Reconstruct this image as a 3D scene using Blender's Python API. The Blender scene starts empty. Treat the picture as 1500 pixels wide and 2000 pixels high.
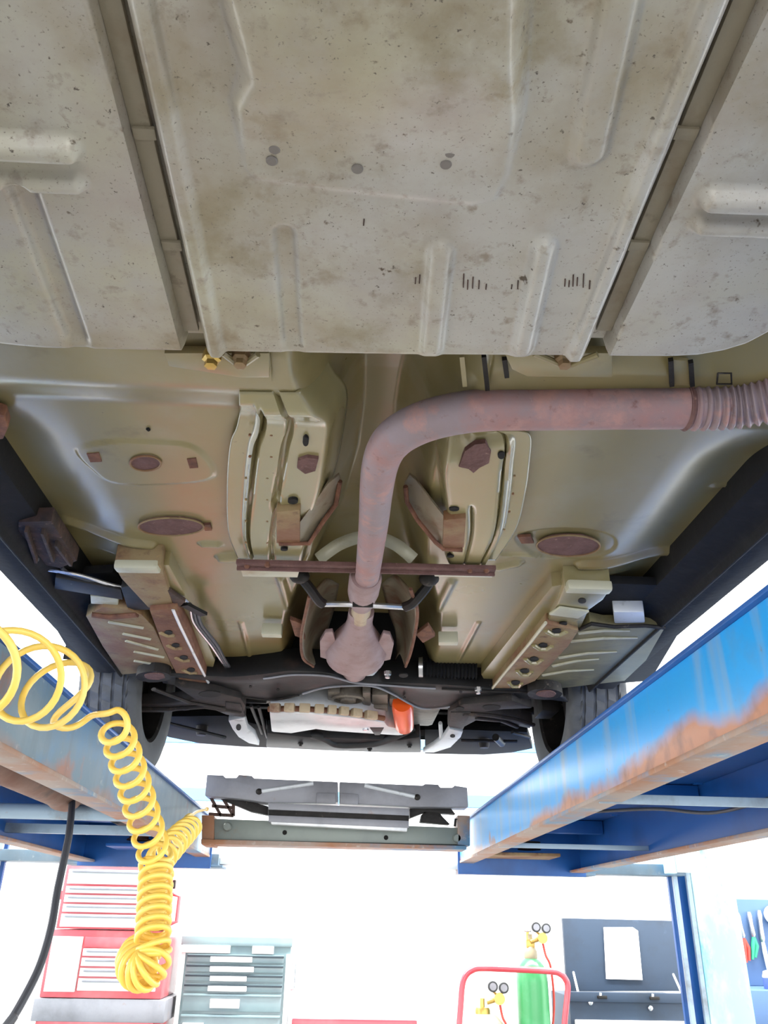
import bpy, math, random
import numpy as np
from mathutils import Matrix, Vector
random.seed(7)
rng = np.random.RandomState(5)
scene = bpy.context.scene
COL = scene.collection

# ---------------------------------------------------------------- camera
H = 1.5                                   # height of the lens above the workshop floor
F = 1600.0                                # focal length in pixels of the 1500x2000 frame
YAW, PITCH, ROLL = math.radians(-2.68671581), math.radians(26.61772897), math.radians(1.14576284)
ROT = Matrix.Rotation(YAW, 3, 'Z') @ Matrix.Rotation(math.pi/2 + PITCH, 3, 'X') @ Matrix.Rotation(ROLL, 3, 'Z')
cd = bpy.data.cameras.new('camera')
cd.sensor_fit = 'VERTICAL'; cd.sensor_height = 36.0; cd.lens = 36.0*F/2000.0
cd.clip_start = 0.02; cd.clip_end = 100
cam = bpy.data.objects.new('camera', cd); COL.objects.link(cam)
cam.matrix_world = Matrix.Translation((0, 0, H)) @ ROT.to_4x4()
scene.camera = cam

# ---------------------------------------------------------------- world, lamps, exposure
w = bpy.data.worlds.new('world'); scene.world = w; w.use_nodes = True
w.node_tree.nodes['Background'].inputs[0].default_value = (0.95, 0.97, 1.0, 1)
w.node_tree.nodes['Background'].inputs[1].default_value = 2.0
def area(name, loc, rot, sx, sy, power, col=(1, 1, 1)):
    l = bpy.data.lights.new(name, 'AREA'); l.shape = 'RECTANGLE'; l.size = sx; l.size_y = sy
    l.energy = power; l.color = col
    o = bpy.data.objects.new(name, l); COL.objects.link(o); o.location = loc; o.rotation_euler = rot
    return o
area('bay_door_daylight', (0.3, -4.85, 2.0), (math.radians(90), 0, 0), 7.6, 3.8, 1000, (0.98, 0.99, 1.0))
area('side_door_daylight_left', (-4.1, 1.6, 1.7), (math.radians(90), 0, math.radians(-90)), 5.5, 3.0, 240, (0.98, 0.99, 1.0))
area('side_door_daylight_right', (4.7, 1.6, 1.7), (math.radians(90), 0, math.radians(90)), 5.5, 3.0, 240, (0.98, 0.99, 1.0))
area('front_fill_lamp', (0.3, 4.1, 4.85), (0, 0, 0), 8.0, 0.8, 2400, (1.0, 0.99, 0.96))  # unseen lamp added overhead to brighten the front wall and chests
area('ceiling_tube_left', (-2.7, 0.8, 4.85), (0, 0, 0), 0.8, 7.0, 170, (1.0, 0.97, 0.93))
area('ceiling_tube_right', (3.1, 0.8, 4.85), (0, 0, 0), 0.8, 7.0, 170, (1.0, 0.97, 0.93))
vs = scene.view_settings
vs.view_transform = 'Standard'; vs.look = 'None'; vs.gamma = 1.0; vs.use_curve_mapping = False
vs.exposure = -0.95

# ---------------------------------------------------------------- helpers
def ray(u, v):
    return ROT @ Vector(((u-750)/F, -(v-1000)/F, -1.0))
def PZ(u, v, z):                           # point seen at (u,v) on the level plane z above the lens
    d = ray(u, v); d *= z/d.z; return Vector((d.x, d.y, z+H))
def PY(u, v, y):                           # ... on the upright plane y ahead of the lens
    d = ray(u, v); d *= y/d.y; return Vector((d.x, y, d.z+H))
def PX(u, v, x):
    d = ray(u, v); d *= x/d.x; return Vector((x, d.y, d.z+H))
def lin(c):
    return tuple((x/255/12.92 if x/255 <= .04045 else ((x/255+.055)/1.055)**2.4) for x in c)

def mat(name, col, rough=.6, metal=0.0, layers=(), bump=None, coat=0.0, spec=.5, emit=None, stretch=None, rvar=0.0, zrust=None, streak=None):
    """layers: (scale, colour, low, high, detail) noise mixes laid over the base colour."""
    m = bpy.data.materials.new(name); m.use_nodes = True
    nt = m.node_tree; N = nt.nodes; L = nt.links
    b = N['Principled BSDF']
    b.inputs['Roughness'].default_value = rough; b.inputs['Metallic'].default_value = metal
    b.inputs['Specular IOR Level'].default_value = spec
    b.inputs['Coat Weight'].default_value = coat; b.inputs['Coat Roughness'].default_value = .2
    tc = N.new('ShaderNodeTexCoord'); vec = tc.outputs['Object']
    if stretch:
        mp = N.new('ShaderNodeMapping'); mp.inputs['Scale'].default_value = stretch
        L.new(vec, mp.inputs['Vector']); vec = mp.outputs['Vector']
    rgb = N.new('ShaderNodeRGB'); rgb.outputs[0].default_value = (*lin(col), 1); cur = rgb.outputs[0]
    for k, (sc, c2, lo, hi, det) in enumerate(layers):
        t = N.new('ShaderNodeTexNoise'); t.inputs['Scale'].default_value = sc; t.inputs['Detail'].default_value = det
        t.inputs['Roughness'].default_value = .62
        off = N.new('ShaderNodeMapping'); off.inputs['Location'].default_value = (3.7*k+1.3, 1.9*k, 5.1*k)
        L.new(vec, off.inputs['Vector']); L.new(off.outputs['Vector'], t.inputs['Vector'])
        r = N.new('ShaderNodeMapRange'); r.inputs['From Min'].default_value = lo; r.inputs['From Max'].default_value = hi
        L.new(t.outputs['Fac'], r.inputs['Value'])
        mx = N.new('ShaderNodeMix'); mx.data_type = 'RGBA'
        L.new(r.outputs['Result'], mx.inputs['Factor']); L.new(cur, mx.inputs['A'])
        mx.inputs['B'].default_value = (*lin(c2), 1); cur = mx.outputs['Result']
    def overlay(fac, c2):
        nonlocal cur
        mx = N.new('ShaderNodeMix'); mx.data_type = 'RGBA'; L.new(fac, mx.inputs['Factor']); L.new(cur, mx.inputs['A'])
        mx.inputs['B'].default_value = (*lin(c2), 1); cur = mx.outputs['Result']
    if streak:                             # runs of dirt down an upright face: (scale vector, colour, low, high)
        mp2 = N.new('ShaderNodeMapping'); mp2.inputs['Scale'].default_value = streak[0]; L.new(tc.outputs['Object'], mp2.inputs['Vector'])
        t = N.new('ShaderNodeTexNoise'); t.inputs['Scale'].default_value = 1; t.inputs['Detail'].default_value = 6; L.new(mp2.outputs['Vector'], t.inputs['Vector'])
        r = N.new('ShaderNodeMapRange'); r.inputs['From Min'].default_value = streak[2]; r.inputs['From Max'].default_value = streak[3]
        r.inputs['To Max'].default_value = .75
        L.new(t.outputs['Fac'], r.inputs['Value']); overlay(r.outputs['Result'], streak[1])
    if zrust:                              # rust creeping up from the lower edge: (height, noise scale, amount, colour, dark colour)
        sp_ = N.new('ShaderNodeSeparateXYZ'); L.new(tc.outputs['Object'], sp_.inputs['Vector'])
        t = N.new('ShaderNodeTexNoise'); t.inputs['Scale'].default_value = zrust[1]; t.inputs['Detail'].default_value = 7; L.new(tc.outputs['Object'], t.inputs['Vector'])
        m1 = N.new('ShaderNodeMath'); m1.operation = 'MULTIPLY_ADD'; L.new(t.outputs['Fac'], m1.inputs[0]); m1.inputs[1].default_value = zrust[2]; m1.inputs[2].default_value = zrust[0]-zrust[2]*.5
        m2 = N.new('ShaderNodeMath'); m2.operation = 'SUBTRACT'; L.new(m1.outputs[0], m2.inputs[0]); L.new(sp_.outputs['Z'], m2.inputs[1])
        m3 = N.new('ShaderNodeMath'); m3.operation = 'MULTIPLY'; m3.use_clamp = True; L.new(m2.outputs[0], m3.inputs[0]); m3.inputs[1].default_value = 32
        overlay(m3.outputs[0], zrust[3])
        t2 = N.new('ShaderNodeTexNoise'); t2.inputs['Scale'].default_value = 18; t2.inputs['Detail'].default_value = 6; L.new(tc.outputs['Object'], t2.inputs['Vector'])
        r2 = N.new('ShaderNodeMapRange'); r2.inputs['From Min'].default_value = .48; r2.inputs['From Max'].default_value = .7; L.new(t2.outputs['Fac'], r2.inputs['Value'])
        m4 = N.new('ShaderNodeMath'); m4.operation = 'MULTIPLY'; L.new(m3.outputs[0], m4.inputs[0]); L.new(r2.outputs['Result'], m4.inputs[1])
        overlay(m4.outputs[0], zrust[4])
    L.new(cur, b.inputs['Base Color'])
    if bump:
        t = N.new('ShaderNodeTexNoise'); t.inputs['Scale'].default_value = bump[0]; t.inputs['Detail'].default_value = 5
        L.new(vec, t.inputs['Vector'])
        bp = N.new('ShaderNodeBump'); bp.inputs['Strength'].default_value = bump[1]; bp.inputs['Distance'].default_value = bump[2] if len(bump) > 2 else .004
        L.new(t.outputs['Fac'], bp.inputs['Height']); L.new(bp.outputs['Normal'], b.inputs['Normal'])
    if rvar:
        t = N.new('ShaderNodeTexNoise'); t.inputs['Scale'].default_value = 6; t.inputs['Detail'].default_value = 4
        L.new(vec, t.inputs['Vector'])
        r = N.new('ShaderNodeMapRange'); r.inputs['To Min'].default_value = rough-rvar; r.inputs['To Max'].default_value = rough+rvar
        L.new(t.outputs['Fac'], r.inputs['Value']); L.new(r.outputs['Result'], b.inputs['Roughness'])
    if emit:
        b.inputs['Emission Color'].default_value = (*lin(emit[0]), 1); b.inputs['Emission Strength'].default_value = emit[1]
    return m

M = {}
M['wall'] = mat('white_wall_paint', (238, 240, 240), .8, layers=[(1.5, (226, 230, 232), .45, .7, 4)])
M['floor'] = mat('grey_concrete', (138, 136, 133), .7, layers=[(2.0, (122, 120, 117), .45, .7, 6), (9, (104, 102, 98), .6, .8, 6)])
M['ceil'] = mat('ceiling_paint', (230, 230, 228), .9)
M['trim'] = mat('pale_blue_trim', (96, 150, 200), .6)
M['tank'] = mat('dirty_galvanised_panel', (168, 165, 157), .40, 0.1, spec=.5, rvar=.08, layers=[
    (2.6, (160, 154, 128), .46, .66, 3), (5.5, (152, 142, 134), .48, .72, 6), (11, (160, 156, 150), .5, .75, 6),
    (3.4, (140, 128, 104), .50, .70, 7), (45, (132, 122, 108), .58, .74, 5), (4.3, (128, 108, 52), .61, .74, 7), (9, (120, 104, 78), .60, .74, 7), (6.5, (124, 112, 84), .56, .74, 8), (150, (78, 70, 60), .665, .74, 3), (70, (92, 80, 64), .665, .735, 6), (28, (74, 60, 42), .70, .74, 4), (320, (110, 102, 90), .64, .76, 2)],
    bump=(140, .10, .002))
M['pan'] = mat('olive_floor_paint', (136, 124, 84), .30, .0, coat=.45, rvar=.06, layers=[
    (2.2, (134, 122, 82), .4, .65, 4), (5, (140, 132, 104), .5, .75, 5), (2.8, (140, 112, 68), .58, .76, 6), (9, (112, 100, 68), .60, .76, 6), (120, (96, 84, 60), .72, .80, 3)],
    bump=(30, .04, .003))
M['rustdark'] = mat('dark_scaly_rust', (74, 54, 46), .8, layers=[(24, (48, 38, 34), .42, .62, 7), (60, (116, 92, 78), .62, .76, 5)], bump=(80, .6))
M['blackdeep'] = mat('black_plastic_shield', (12, 12, 13), .85, spec=.15)
M['boxpanel'] = mat('dull_olive_box_panel', (126, 118, 84), .5, spec=.4, layers=[(5, (104, 98, 74), .42, .68, 5), (14, (92, 84, 66), .56, .74, 6), (100, (70, 60, 44), .70, .78, 3)], bump=(40, .1))
M['plugmetal'] = mat('dull_plug_metal', (112, 106, 100), .6)
M['panlight'] = mat('pale_olive_paint', (182, 180, 158), .35, layers=[(20, (160, 150, 120), .55, .75, 5)])
M['plate'] = mat('olive_plate_paint', (142, 132, 92), .27, coat=.8, layers=[
    (5, (142, 134, 98), .4, .7, 4), (26, (130, 104, 70), .68, .8, 6), (100, (92, 80, 58), .72, .8, 3)], bump=(40, .05, .003))
M['groove'] = mat('grimy_channel', (128, 120, 102), .5, layers=[(14, (110, 94, 70), .5, .75, 6), (40, (84, 68, 48), .62, .8, 5)], bump=(60, .2))
M['pipe'] = mat('rusted_exhaust_steel', (136, 121, 124), .62, .15, layers=[
    (5, (142, 128, 134), .42, .62, 5), (6, (158, 116, 112), .46, .64, 7), (22, (170, 130, 124), .52, .66, 7), (50, (120, 84, 80), .6, .75, 6), (90, (172, 148, 146), .68, .8, 4)], bump=(160, .25, .002))
M['cat'] = mat('heat_tinted_converter', (150, 128, 128), .55, .2, layers=[(14, (128, 100, 98), .45, .7, 6), (70, (112, 80, 74), .62, .78, 5)], bump=(120, .15, .002))
M['rust'] = mat('rust', (122, 82, 62), .85, layers=[(30, (90, 58, 46), .42, .65, 7), (18, (150, 100, 66), .58, .78, 6), (90, (70, 46, 40), .6, .75, 4)], bump=(120, .5))
M['rustpurple'] = mat('purple_brown_rust', (106, 76, 72), .85, layers=[(40, (92, 64, 60), .42, .62, 7), (90, (150, 118, 106), .62, .76, 5)], bump=(140, .5))
M['rustolive'] = mat('rusting_olive_plate', (140, 120, 84), .6, layers=[(7, (120, 82, 54), .42, .62, 7), (30, (92, 60, 42), .58, .75, 6), (60, (160, 132, 84), .62, .76, 5)], bump=(70, .25))
M['rustred'] = mat('red_rusted_rail', (120, 80, 58), .75, layers=[(9, (96, 60, 44), .45, .65, 7), (20, (138, 106, 70), .55, .74, 6)], bump=(90, .4))
M['shield'] = mat('stained_aluminium_shield', (150, 140, 120), .4, .35, layers=[(9, (120, 86, 62), .48, .68, 7), (30, (96, 66, 52), .6, .75, 5)], bump=(30, .15))
M['hole'] = mat('dark_opening', (18, 15, 13), .9)
M['black'] = mat('black_underseal', (24, 24, 25), .75, spec=.25, layers=[(20, (36, 35, 34), .52, .75, 5), (80, (62, 58, 54), .70, .8, 4)], bump=(60, .25))
M['dark'] = mat('greasy_dark_metal', (36, 33, 31), .6, .1, spec=.35, layers=[(18, (20, 18, 17), .45, .65, 6), (40, (108, 98, 90), .63, .78, 5)], bump=(60, .3))
M['subf'] = mat('satin_black_subframe', (30, 30, 32), .5, .05, spec=.3, layers=[(6, (20, 20, 21), .42, .68, 5), (10, (52, 41, 38), .56, .74, 6), (70, (120, 116, 112), .68, .8, 4)], bump=(50, .12))
M['arm'] = mat('dirty_control_arm', (42, 37, 35), .65, .05, spec=.35, layers=[(16, (24, 21, 20), .42, .66, 6), (34, (84, 70, 60), .6, .78, 5)], bump=(50, .3))
M['rubber'] = mat('tyre_rubber', (84, 86, 88), .75, layers=[(12, (100, 101, 102), .5, .75, 4)])
M['blackrub'] = mat('black_rubber', (26, 27, 29), .5)
M['alu'] = mat('cast_aluminium', (206, 208, 210), .35, .35, layers=[(10, (176, 178, 180), .5, .75, 5)])
M['engine'] = mat('greasy_cast_engine', (112, 104, 94), .5, .3, layers=[(14, (74, 66, 58), .45, .68, 6), (30, (150, 140, 124), .6, .76, 5)], bump=(40, .4))
M['gasket'] = mat('stained_flange', (176, 158, 130), .5, .1, layers=[(14, (120, 86, 66), .5, .7, 6)])
M['orange'] = mat('orange_filter_can', (240, 92, 30), .35, coat=.3)
M['white'] = mat('white_paint', (240, 240, 238), .5)
M['whitemetal'] = mat('scuffed_white_metal', (206, 210, 214), .4, .2, layers=[(24, (120, 122, 126), .58, .76, 6)])
M['blue'] = mat('worn_blue_lift_paint', (16, 146, 216), .40, coat=.1, layers=[
    (1.6, (44, 150, 212), .45, .7, 5), (3.4, (84, 134, 172), .56, .76, 6), (2.6, (140, 92, 64), .64, .68, 9), (6, (96, 92, 90), .68, .72, 8), (40, (80, 80, 84), .68, .78, 5)], bump=(30, .06),
    streak=((4, 14, 1.2), (128, 150, 166), .50, .70), zrust=(.032, 2.2, .26, (164, 108, 74), (118, 78, 62)))
M['blueold'] = mat('greyed_blue_lift_paint', (88, 112, 128), .5, streak=((4, 12, 1.2), (70, 76, 80), .52, .72), zrust=(.012, 4, .14, (140, 104, 84), (104, 80, 70)), layers=[
    (2.0, (116, 130, 138), .45, .65, 6), (3.2, (66, 118, 160), .52, .7, 6), (3.0, (140, 92, 72), .60, .68, 9), (26, (150, 158, 162), .62, .76, 5)], bump=(30, .08))
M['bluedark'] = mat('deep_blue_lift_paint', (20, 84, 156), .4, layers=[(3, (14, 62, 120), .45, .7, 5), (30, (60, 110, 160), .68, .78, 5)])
M['bluepost'] = mat('overexposed_blue_post_paint', (150, 214, 226), .45, layers=[(4, (196, 232, 236), .42, .6, 6), (7, (70, 176, 210), .58, .74, 6)], stretch=(1, 1, .5))  # pale base and patches put the blown-out light into the post colour
M['rustflange'] = mat('rust_worn_flange', (150, 134, 124), .6, .1, layers=[(2.2, (150, 104, 74), .44, .58, 8), (4.2, (92, 128, 156), .54, .66, 6), (30, (176, 168, 160), .6, .76, 5)], bump=(60, .2))
M['bar'] = mat('pale_worn_bar', (150, 172, 190), .45, layers=[(6, (120, 130, 138), .5, .7, 6), (16, (150, 120, 100), .64, .76, 6)])
M['ram'] = mat('rusty_ram_tube', (136, 110, 98), .6, .1, layers=[(6, (116, 82, 68), .45, .65, 7), (14, (96, 84, 80), .56, .74, 5)])
M['jack'] = mat('grey_jack_steel', (140, 141, 148), .45, .15, layers=[(5, (120, 120, 126), .42, .66, 6), (12, (136, 116, 106), .62, .76, 6)], bump=(40, .08))
M['jackgreen'] = mat('grey_green_jack_beam', (126, 134, 128), .42, .2, layers=[(4, (112, 118, 116), .45, .7, 5), (9, (128, 110, 98), .62, .76, 6)])
M['yellow'] = mat('yellow_air_hose', (244, 204, 92), .42, coat=.2, layers=[(8, (240, 212, 124), .5, .75, 3)])
M['brass'] = mat('brass', (190, 160, 90), .35, .8)
M['chrome'] = mat('chrome', (200, 200, 204), .25, .9)
M['red'] = mat('red_frame_paint', (196, 60, 72), .3, coat=.3, layers=[(5, (206, 84, 92), .5, .75, 4)])
M['redchest'] = mat('overexposed_red_chest_paint', (206, 84, 92), .35, coat=.3, layers=[(3, (214, 120, 124), .48, .72, 4)])  # red paled so the overexposed washout sits in the paint colour
M['palegrey'] = mat('pale_grey_enamel', (214, 216, 216), .3, coat=.2)
M['teal'] = mat('grey_teal_enamel', (126, 150, 154), .3, coat=.3, layers=[(3, (112, 132, 140), .45, .7, 4)])
M['tealdark'] = mat('dark_teal_gap', (46, 60, 68), .6)
M['cyl_green'] = mat('green_cylinder_paint', (46, 128, 74), .35, coat=.2, layers=[(8, (60, 140, 90), .5, .75, 4)])
M['cyl_beige'] = mat('beige_cylinder_paint', (150, 142, 116), .45)
M['boxblack'] = mat('dull_black_box', (40, 56, 76), .55, layers=[(4, (34, 46, 62), .45, .7, 5), (12, (58, 74, 94), .62, .78, 5)])
M['paper'] = mat('white_paper', (245, 245, 245), .8)
M['bluebox'] = mat('slate_blue_box', (72, 100, 140), .5)
M['carpaint'] = mat('car_body_paint', (60, 64, 66), .3, coat=.6)
M['hosedark'] = mat('dark_hose', (66, 68, 74), .55)
M['gauge'] = mat('gauge_black', (40, 42, 44), .4)
M['redrub'] = mat('red_grip', (190, 60, 50), .4)
M['greenrub'] = mat('green_grip', (40, 150, 110), .4)
M['bluegrip'] = mat('blue_grip', (70, 90, 170), .4)

class MB:
    def __init__(s): s.v = []; s.f = []
    def add(s, vs, fs):
        o = len(s.v); s.v += [tuple(p) for p in vs]; s.f += [tuple(i+o for i in q) for q in fs]; return s
    def box(s, a, b):
        x0, y0, z0 = (min(a[i], b[i]) for i in range(3)); x1, y1, z1 = (max(a[i], b[i]) for i in range(3))
        return s.add([(x0,y0,z0),(x1,y0,z0),(x1,y1,z0),(x0,y1,z0),(x0,y0,z1),(x1,y0,z1),(x1,y1,z1),(x0,y1,z1)],
                     [(0,3,2,1),(4,5,6,7),(0,1,5,4),(1,2,6,5),(2,3,7,6),(3,0,4,7)])
    def bar(s, A, B, wd, ht, up=(0, 0, 1)):
        A = Vector(A); B = Vector(B); d = (B-A).normalized(); up = Vector(up)
        sd = d.cross(up).normalized(); u = sd.cross(d).normalized()
        vs = []
        for P in (A, B):
            for a, b in ((-1,-1),(1,-1),(1,1),(-1,1)): vs.append(P+sd*(a*wd/2)+u*(b*ht/2))
        return s.add(vs, [(3,2,1,0),(4,5,6,7),(0,1,5,4),(1,2,6,5),(2,3,7,6),(3,0,4,7)])
    def tube(s, path, r, n=12, caps=True, flat=1.0, up=None):
        P = [Vector(p) for p in path]; m = len(P)
        R_ = r if hasattr(r, '__len__') else [r]*m
        T = [(P[min(i+1, m-1)]-P[max(i-1, 0)]).normalized() for i in range(m)]
        ref = Vector(up) if up else (Vector((0,0,1)) if abs(T[0].z) < .9 else Vector((1,0,0)))
        nrm = (ref-T[0]*ref.dot(T[0])).normalized(); vs = []
        for i in range(m):
            nrm = (nrm-T[i]*nrm.dot(T[i])).normalized(); bi = T[i].cross(nrm)
            for k in range(n):
                a = 2*math.pi*k/n; vs.append(P[i]+nrm*(R_[i]*math.cos(a)*flat)+bi*(R_[i]*math.sin(a)))
        fs = [(i*n+k, i*n+(k+1)%n, (i+1)*n+(k+1)%n, (i+1)*n+k) for i in range(m-1) for k in range(n)]
        if caps: fs += [tuple(range(n-1, -1, -1)), tuple((m-1)*n+k for k in range(n))]
        return s.add(vs, fs)
    def prism(s, pts, vec):
        n = len(pts); vec = Vector(vec); A = [Vector(p) for p in pts]
        return s.add(A+[p+vec for p in A], [tuple(range(n-1, -1, -1)), tuple(range(n, 2*n))]+[(i, (i+1)%n, n+(i+1)%n, n+i) for i in range(n)])
    def lathe(s, prof, c, axis='z', n=24, caps=True):
        vs = []; c = Vector(c)
        for r, h in prof:
            for k in range(n):
                a = 2*math.pi*k/n; p, q = r*math.cos(a), r*math.sin(a)
                vs.append(c+Vector({'z': (p, q, h), 'x': (h, p, q), 'y': (q, h, p)}[axis]))
        m = len(prof)
        fs = [(i*n+k, i*n+(k+1)%n, (i+1)*n+(k+1)%n, (i+1)*n+k) for i in range(m-1) for k in range(n)]
        if caps: fs += [tuple(range(n-1, -1, -1)), tuple((m-1)*n+k for k in range(n))]
        return s.add(vs, fs)
    def ell(s, c, rad, n=16, m=8):
        vs = []; c = Vector(c)
        for i in range(1, m):
            t = math.pi*i/m
            for k in range(n):
                a = 2*math.pi*k/n
                vs.append(c+Vector((rad[0]*math.sin(t)*math.cos(a), rad[1]*math.sin(t)*math.sin(a), rad[2]*math.cos(t))))
        fs = [(i*n+k, (i+1)*n+k, (i+1)*n+(k+1)%n, i*n+(k+1)%n) for i in range(m-2) for k in range(n)]
        vs += [c+Vector((0,0,rad[2])), c-Vector((0,0,rad[2]))]; a = (m-1)*n
        fs += [(a, k, (k+1)%n) for k in range(n)]+[(a+1, (m-2)*n+(k+1)%n, (m-2)*n+k) for k in range(n)]
        return s.add(vs, fs)
    def grid(s, X, Y, Z):
        ny, nx = X.shape; o = len(s.v)
        s.v += list(map(tuple, np.stack([X, Y, Z], -1).reshape(-1, 3).tolist()))
        s.f += [(o+j*nx+i, o+(j+1)*nx+i, o+(j+1)*nx+i+1, o+j*nx+i+1) for j in range(ny-1) for i in range(nx-1)]
        return s
    def build(s, name, m, parent=None, smooth=35, bevel=0):
        me = bpy.data.meshes.new(name)
        off = parent.matrix_basis.translation.copy() if parent else Vector((0,0,0))
        q = parent.parent if parent else None
        while q: off = off+q.matrix_basis.translation; q = q.parent
        me.from_pydata([(p[0]-off.x, p[1]-off.y, p[2]-off.z) for p in s.v], [], s.f)
        me.update()
        import bmesh
        bm = bmesh.new(); bm.from_mesh(me); bmesh.ops.recalc_face_normals(bm, faces=bm.faces[:])
        if bevel:
            es = [e for e in bm.edges if len(e.link_faces) == 2 and e.calc_face_angle(0) > .6]
            bmesh.ops.bevel(bm, geom=es, offset=bevel, segments=2, affect='EDGES', profile=.6, clamp_overlap=True)
        bm.to_mesh(me); bm.free()
        me.materials.append(M[m] if isinstance(m, str) else m)
        if smooth:
            me.shade_smooth(); me.set_sharp_from_angle(angle=math.radians(smooth))
        o = bpy.data.objects.new(name, me); COL.objects.link(o)
        if parent: o.parent = parent
        return o
def empty(name, loc, label, cat, group=None):
    o = bpy.data.objects.new(name, None); COL.objects.link(o); o.location = loc; o.empty_display_size = .1
    o['label'] = label; o['category'] = cat
    if group: o['group'] = group
    return o
def tag(o, label, cat, group=None):
    o['label'] = label; o['category'] = cat
    if group: o['group'] = group
    return o
def struct(o):
    o['kind'] = 'structure'; return o
def spline(pts, n=10):                     # Catmull-Rom through tuples of any width
    P = [np.array(p, float) for p in pts]; P = [2*P[0]-P[1]]+P+[2*P[-1]-P[-2]]; out = []
    for i in range(1, len(P)-2):
        for k in range(n):
            t = k/n; a, b, c, d = P[i-1:i+3]
            out.append(.5*((2*b)+(-a+c)*t+(2*a-5*b+4*c-d)*t*t+(-a+3*b-3*c+d)*t**3))
    out.append(P[-2]); return out
def sm(t): t = np.clip(t, 0, 1); return t*t*(3-2*t)
def segd(X, Y, A, B):
    ax, ay, bx, by = A[0], A[1], B[0], B[1]; dx, dy = bx-ax, by-ay
    t = np.clip(((X-ax)*dx+(Y-ay)*dy)/(dx*dx+dy*dy), 0, 1)
    return np.hypot(X-ax-t*dx, Y-ay-t*dy), t
def polyd(X, Y, pts):                      # signed distance to polygon, + inside
    n = len(pts); D = np.full(X.shape, 9.0); inside = np.zeros(X.shape, bool)
    for i in range(n):
        a, b = pts[i], pts[(i+1) % n]; D = np.minimum(D, segd(X, Y, a, b)[0])
        c = ((a[1] > Y) != (b[1] > Y)); xx = (b[0]-a[0])*(Y-a[1])/((b[1]-a[1]) or 1e-9)+a[0]
        inside ^= c & (X < xx)
    return np.where(inside, D, -D)

def closed(pts, n=6):
    return [tuple(p) for p in spline([pts[-1]]+list(pts)+[pts[0], pts[1]], n)[n:-n-1]]

# ---------------------------------------------------------------- the room
XL, XR, YB, YF, ZC = -4.2, 4.8, -5.0, 6.3, 5.0
struct(MB().box((XL-.2, YB-3, -.2), (XR+.2, YF+.2, 0)).build('floor', 'floor', smooth=0))
struct(MB().box((XL-.2, YB-.2, ZC), (XR+.2, YF+.2, ZC+.2)).build('ceiling', 'ceil', smooth=0))
struct(MB().box((XL-.2, YF, 0), (XR+.2, YF+.2, ZC)).build('wall_front', 'wall', smooth=0))
struct(MB().box((XL-.2, YB, 0), (XL, YF, ZC)).build('wall_left', 'wall', smooth=0))
struct(MB().box((XR, YB, 0), (XR+.2, YF, ZC)).build('wall_right', 'wall', smooth=0))
bw = MB().box((XL, YB-.2, 4.0), (XR, YB, ZC)); bw.box((XL, YB-.2, 0), (XL+.6, YB, 4.0)); bw.box((XR-.6, YB-.2, 0), (XR, YB, 4.0))
struct(bw.build('wall_back', 'wall', smooth=0))
for k, (u0, v0, v1) in enumerate(((430, 1434, 1452), (380, 1539, 1563))):
    a = PY(u0, v0, 6.28); b = PY(u0, v1, 6.28)
    struct(MB().box((XL, 6.272, b.z), (XR, 6.30, a.z)).build('trim_%d' % (k+1), 'trim', smooth=0))

# ---------------------------------------------------------------- the car on the lift, seen from below
CX = 0.045
ZRUN = 0.41                                # runway deck above the lens
car = empty('car', (CX, 1.45, H+ZRUN), 'car raised on the blue lift, its rusty olive underbody seen from below', 'car')

# rear floor panel: one pressed sheet with ribs, a raised middle and two channels
ZT = .60
def tz(u, v): p = PZ(u, v, ZT); return (p.x, p.y)
xs = np.concatenate([np.linspace(-.62, -.34, 50), np.linspace(-.34, .52, 330)[1:]])
fx = [-.7, -.42, -.17, .06, .26, .33, .37, .40, .425, .445, .465, .49, .505, .512, .53]
fy = [.80, .802, .790, .778, .764, .760, .757, .752, .742, .728, .70, .62, .45, .2, -.35]
xs = xs[xs <= .512]
yf = np.interp(xs, fx, fy)
ts = np.concatenate([np.linspace(0, .5, 40), np.linspace(.5, 1, 170)[1:]])
X, T = np.meshgrid(xs, ts); Y = -.35+(yf[None, :]+.35)*T
D = np.zeros_like(X)                       # depth below the sheet, towards the lens
def rib(a, b, wdt, h, soft=.006, taper=False):
    global D
    d, t = segd(X, Y, tz(*a), tz(*b)); q = sm((wdt-d)/soft)
    D = D+h*q*((1-t) if taper else 1)
rib((-60, 278), (136, 288), .015, .016, .011); rib((-60, 345), (150, 353), .013, .014, .010)
rib((1388, 384), (1570, 392), .015, .016, .011); rib((1370, 434), (1570, 442), .013, .014, .010)
rib((40, 365), (170, 720), .017, -.009, .010)                       # groove on the left
rib((555, 460), (575, 720), .015, -.006, .009)
rib((860, 488), (838, 720), .016, .012, .010)
rib((1062, 480), (1010, 720), .016, .013, .012)
rib((1240, -160), (1150, 290), .020, .009, .012)
D *= sm((yf[None, :]-.004-Y)/.012)*.75+.25
# middle field, shallow at its front edge and deeper towards the tail
mid = [tz(*p) for p in ((330, -520), (398, -120), (470, 130), (452, 190), (480, 330), (500, 348), (720, 376), (925, 396), (968, 386), (990, 340), (1022, 210), (1030, 100), (1040, -120), (1085, -520))]
dm = polyd(X, Y, mid); tail = sm((.52-Y)/.15)
D += (.003+.026*tail)*sm((dm+.004)/(.008+.014*tail))
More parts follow.
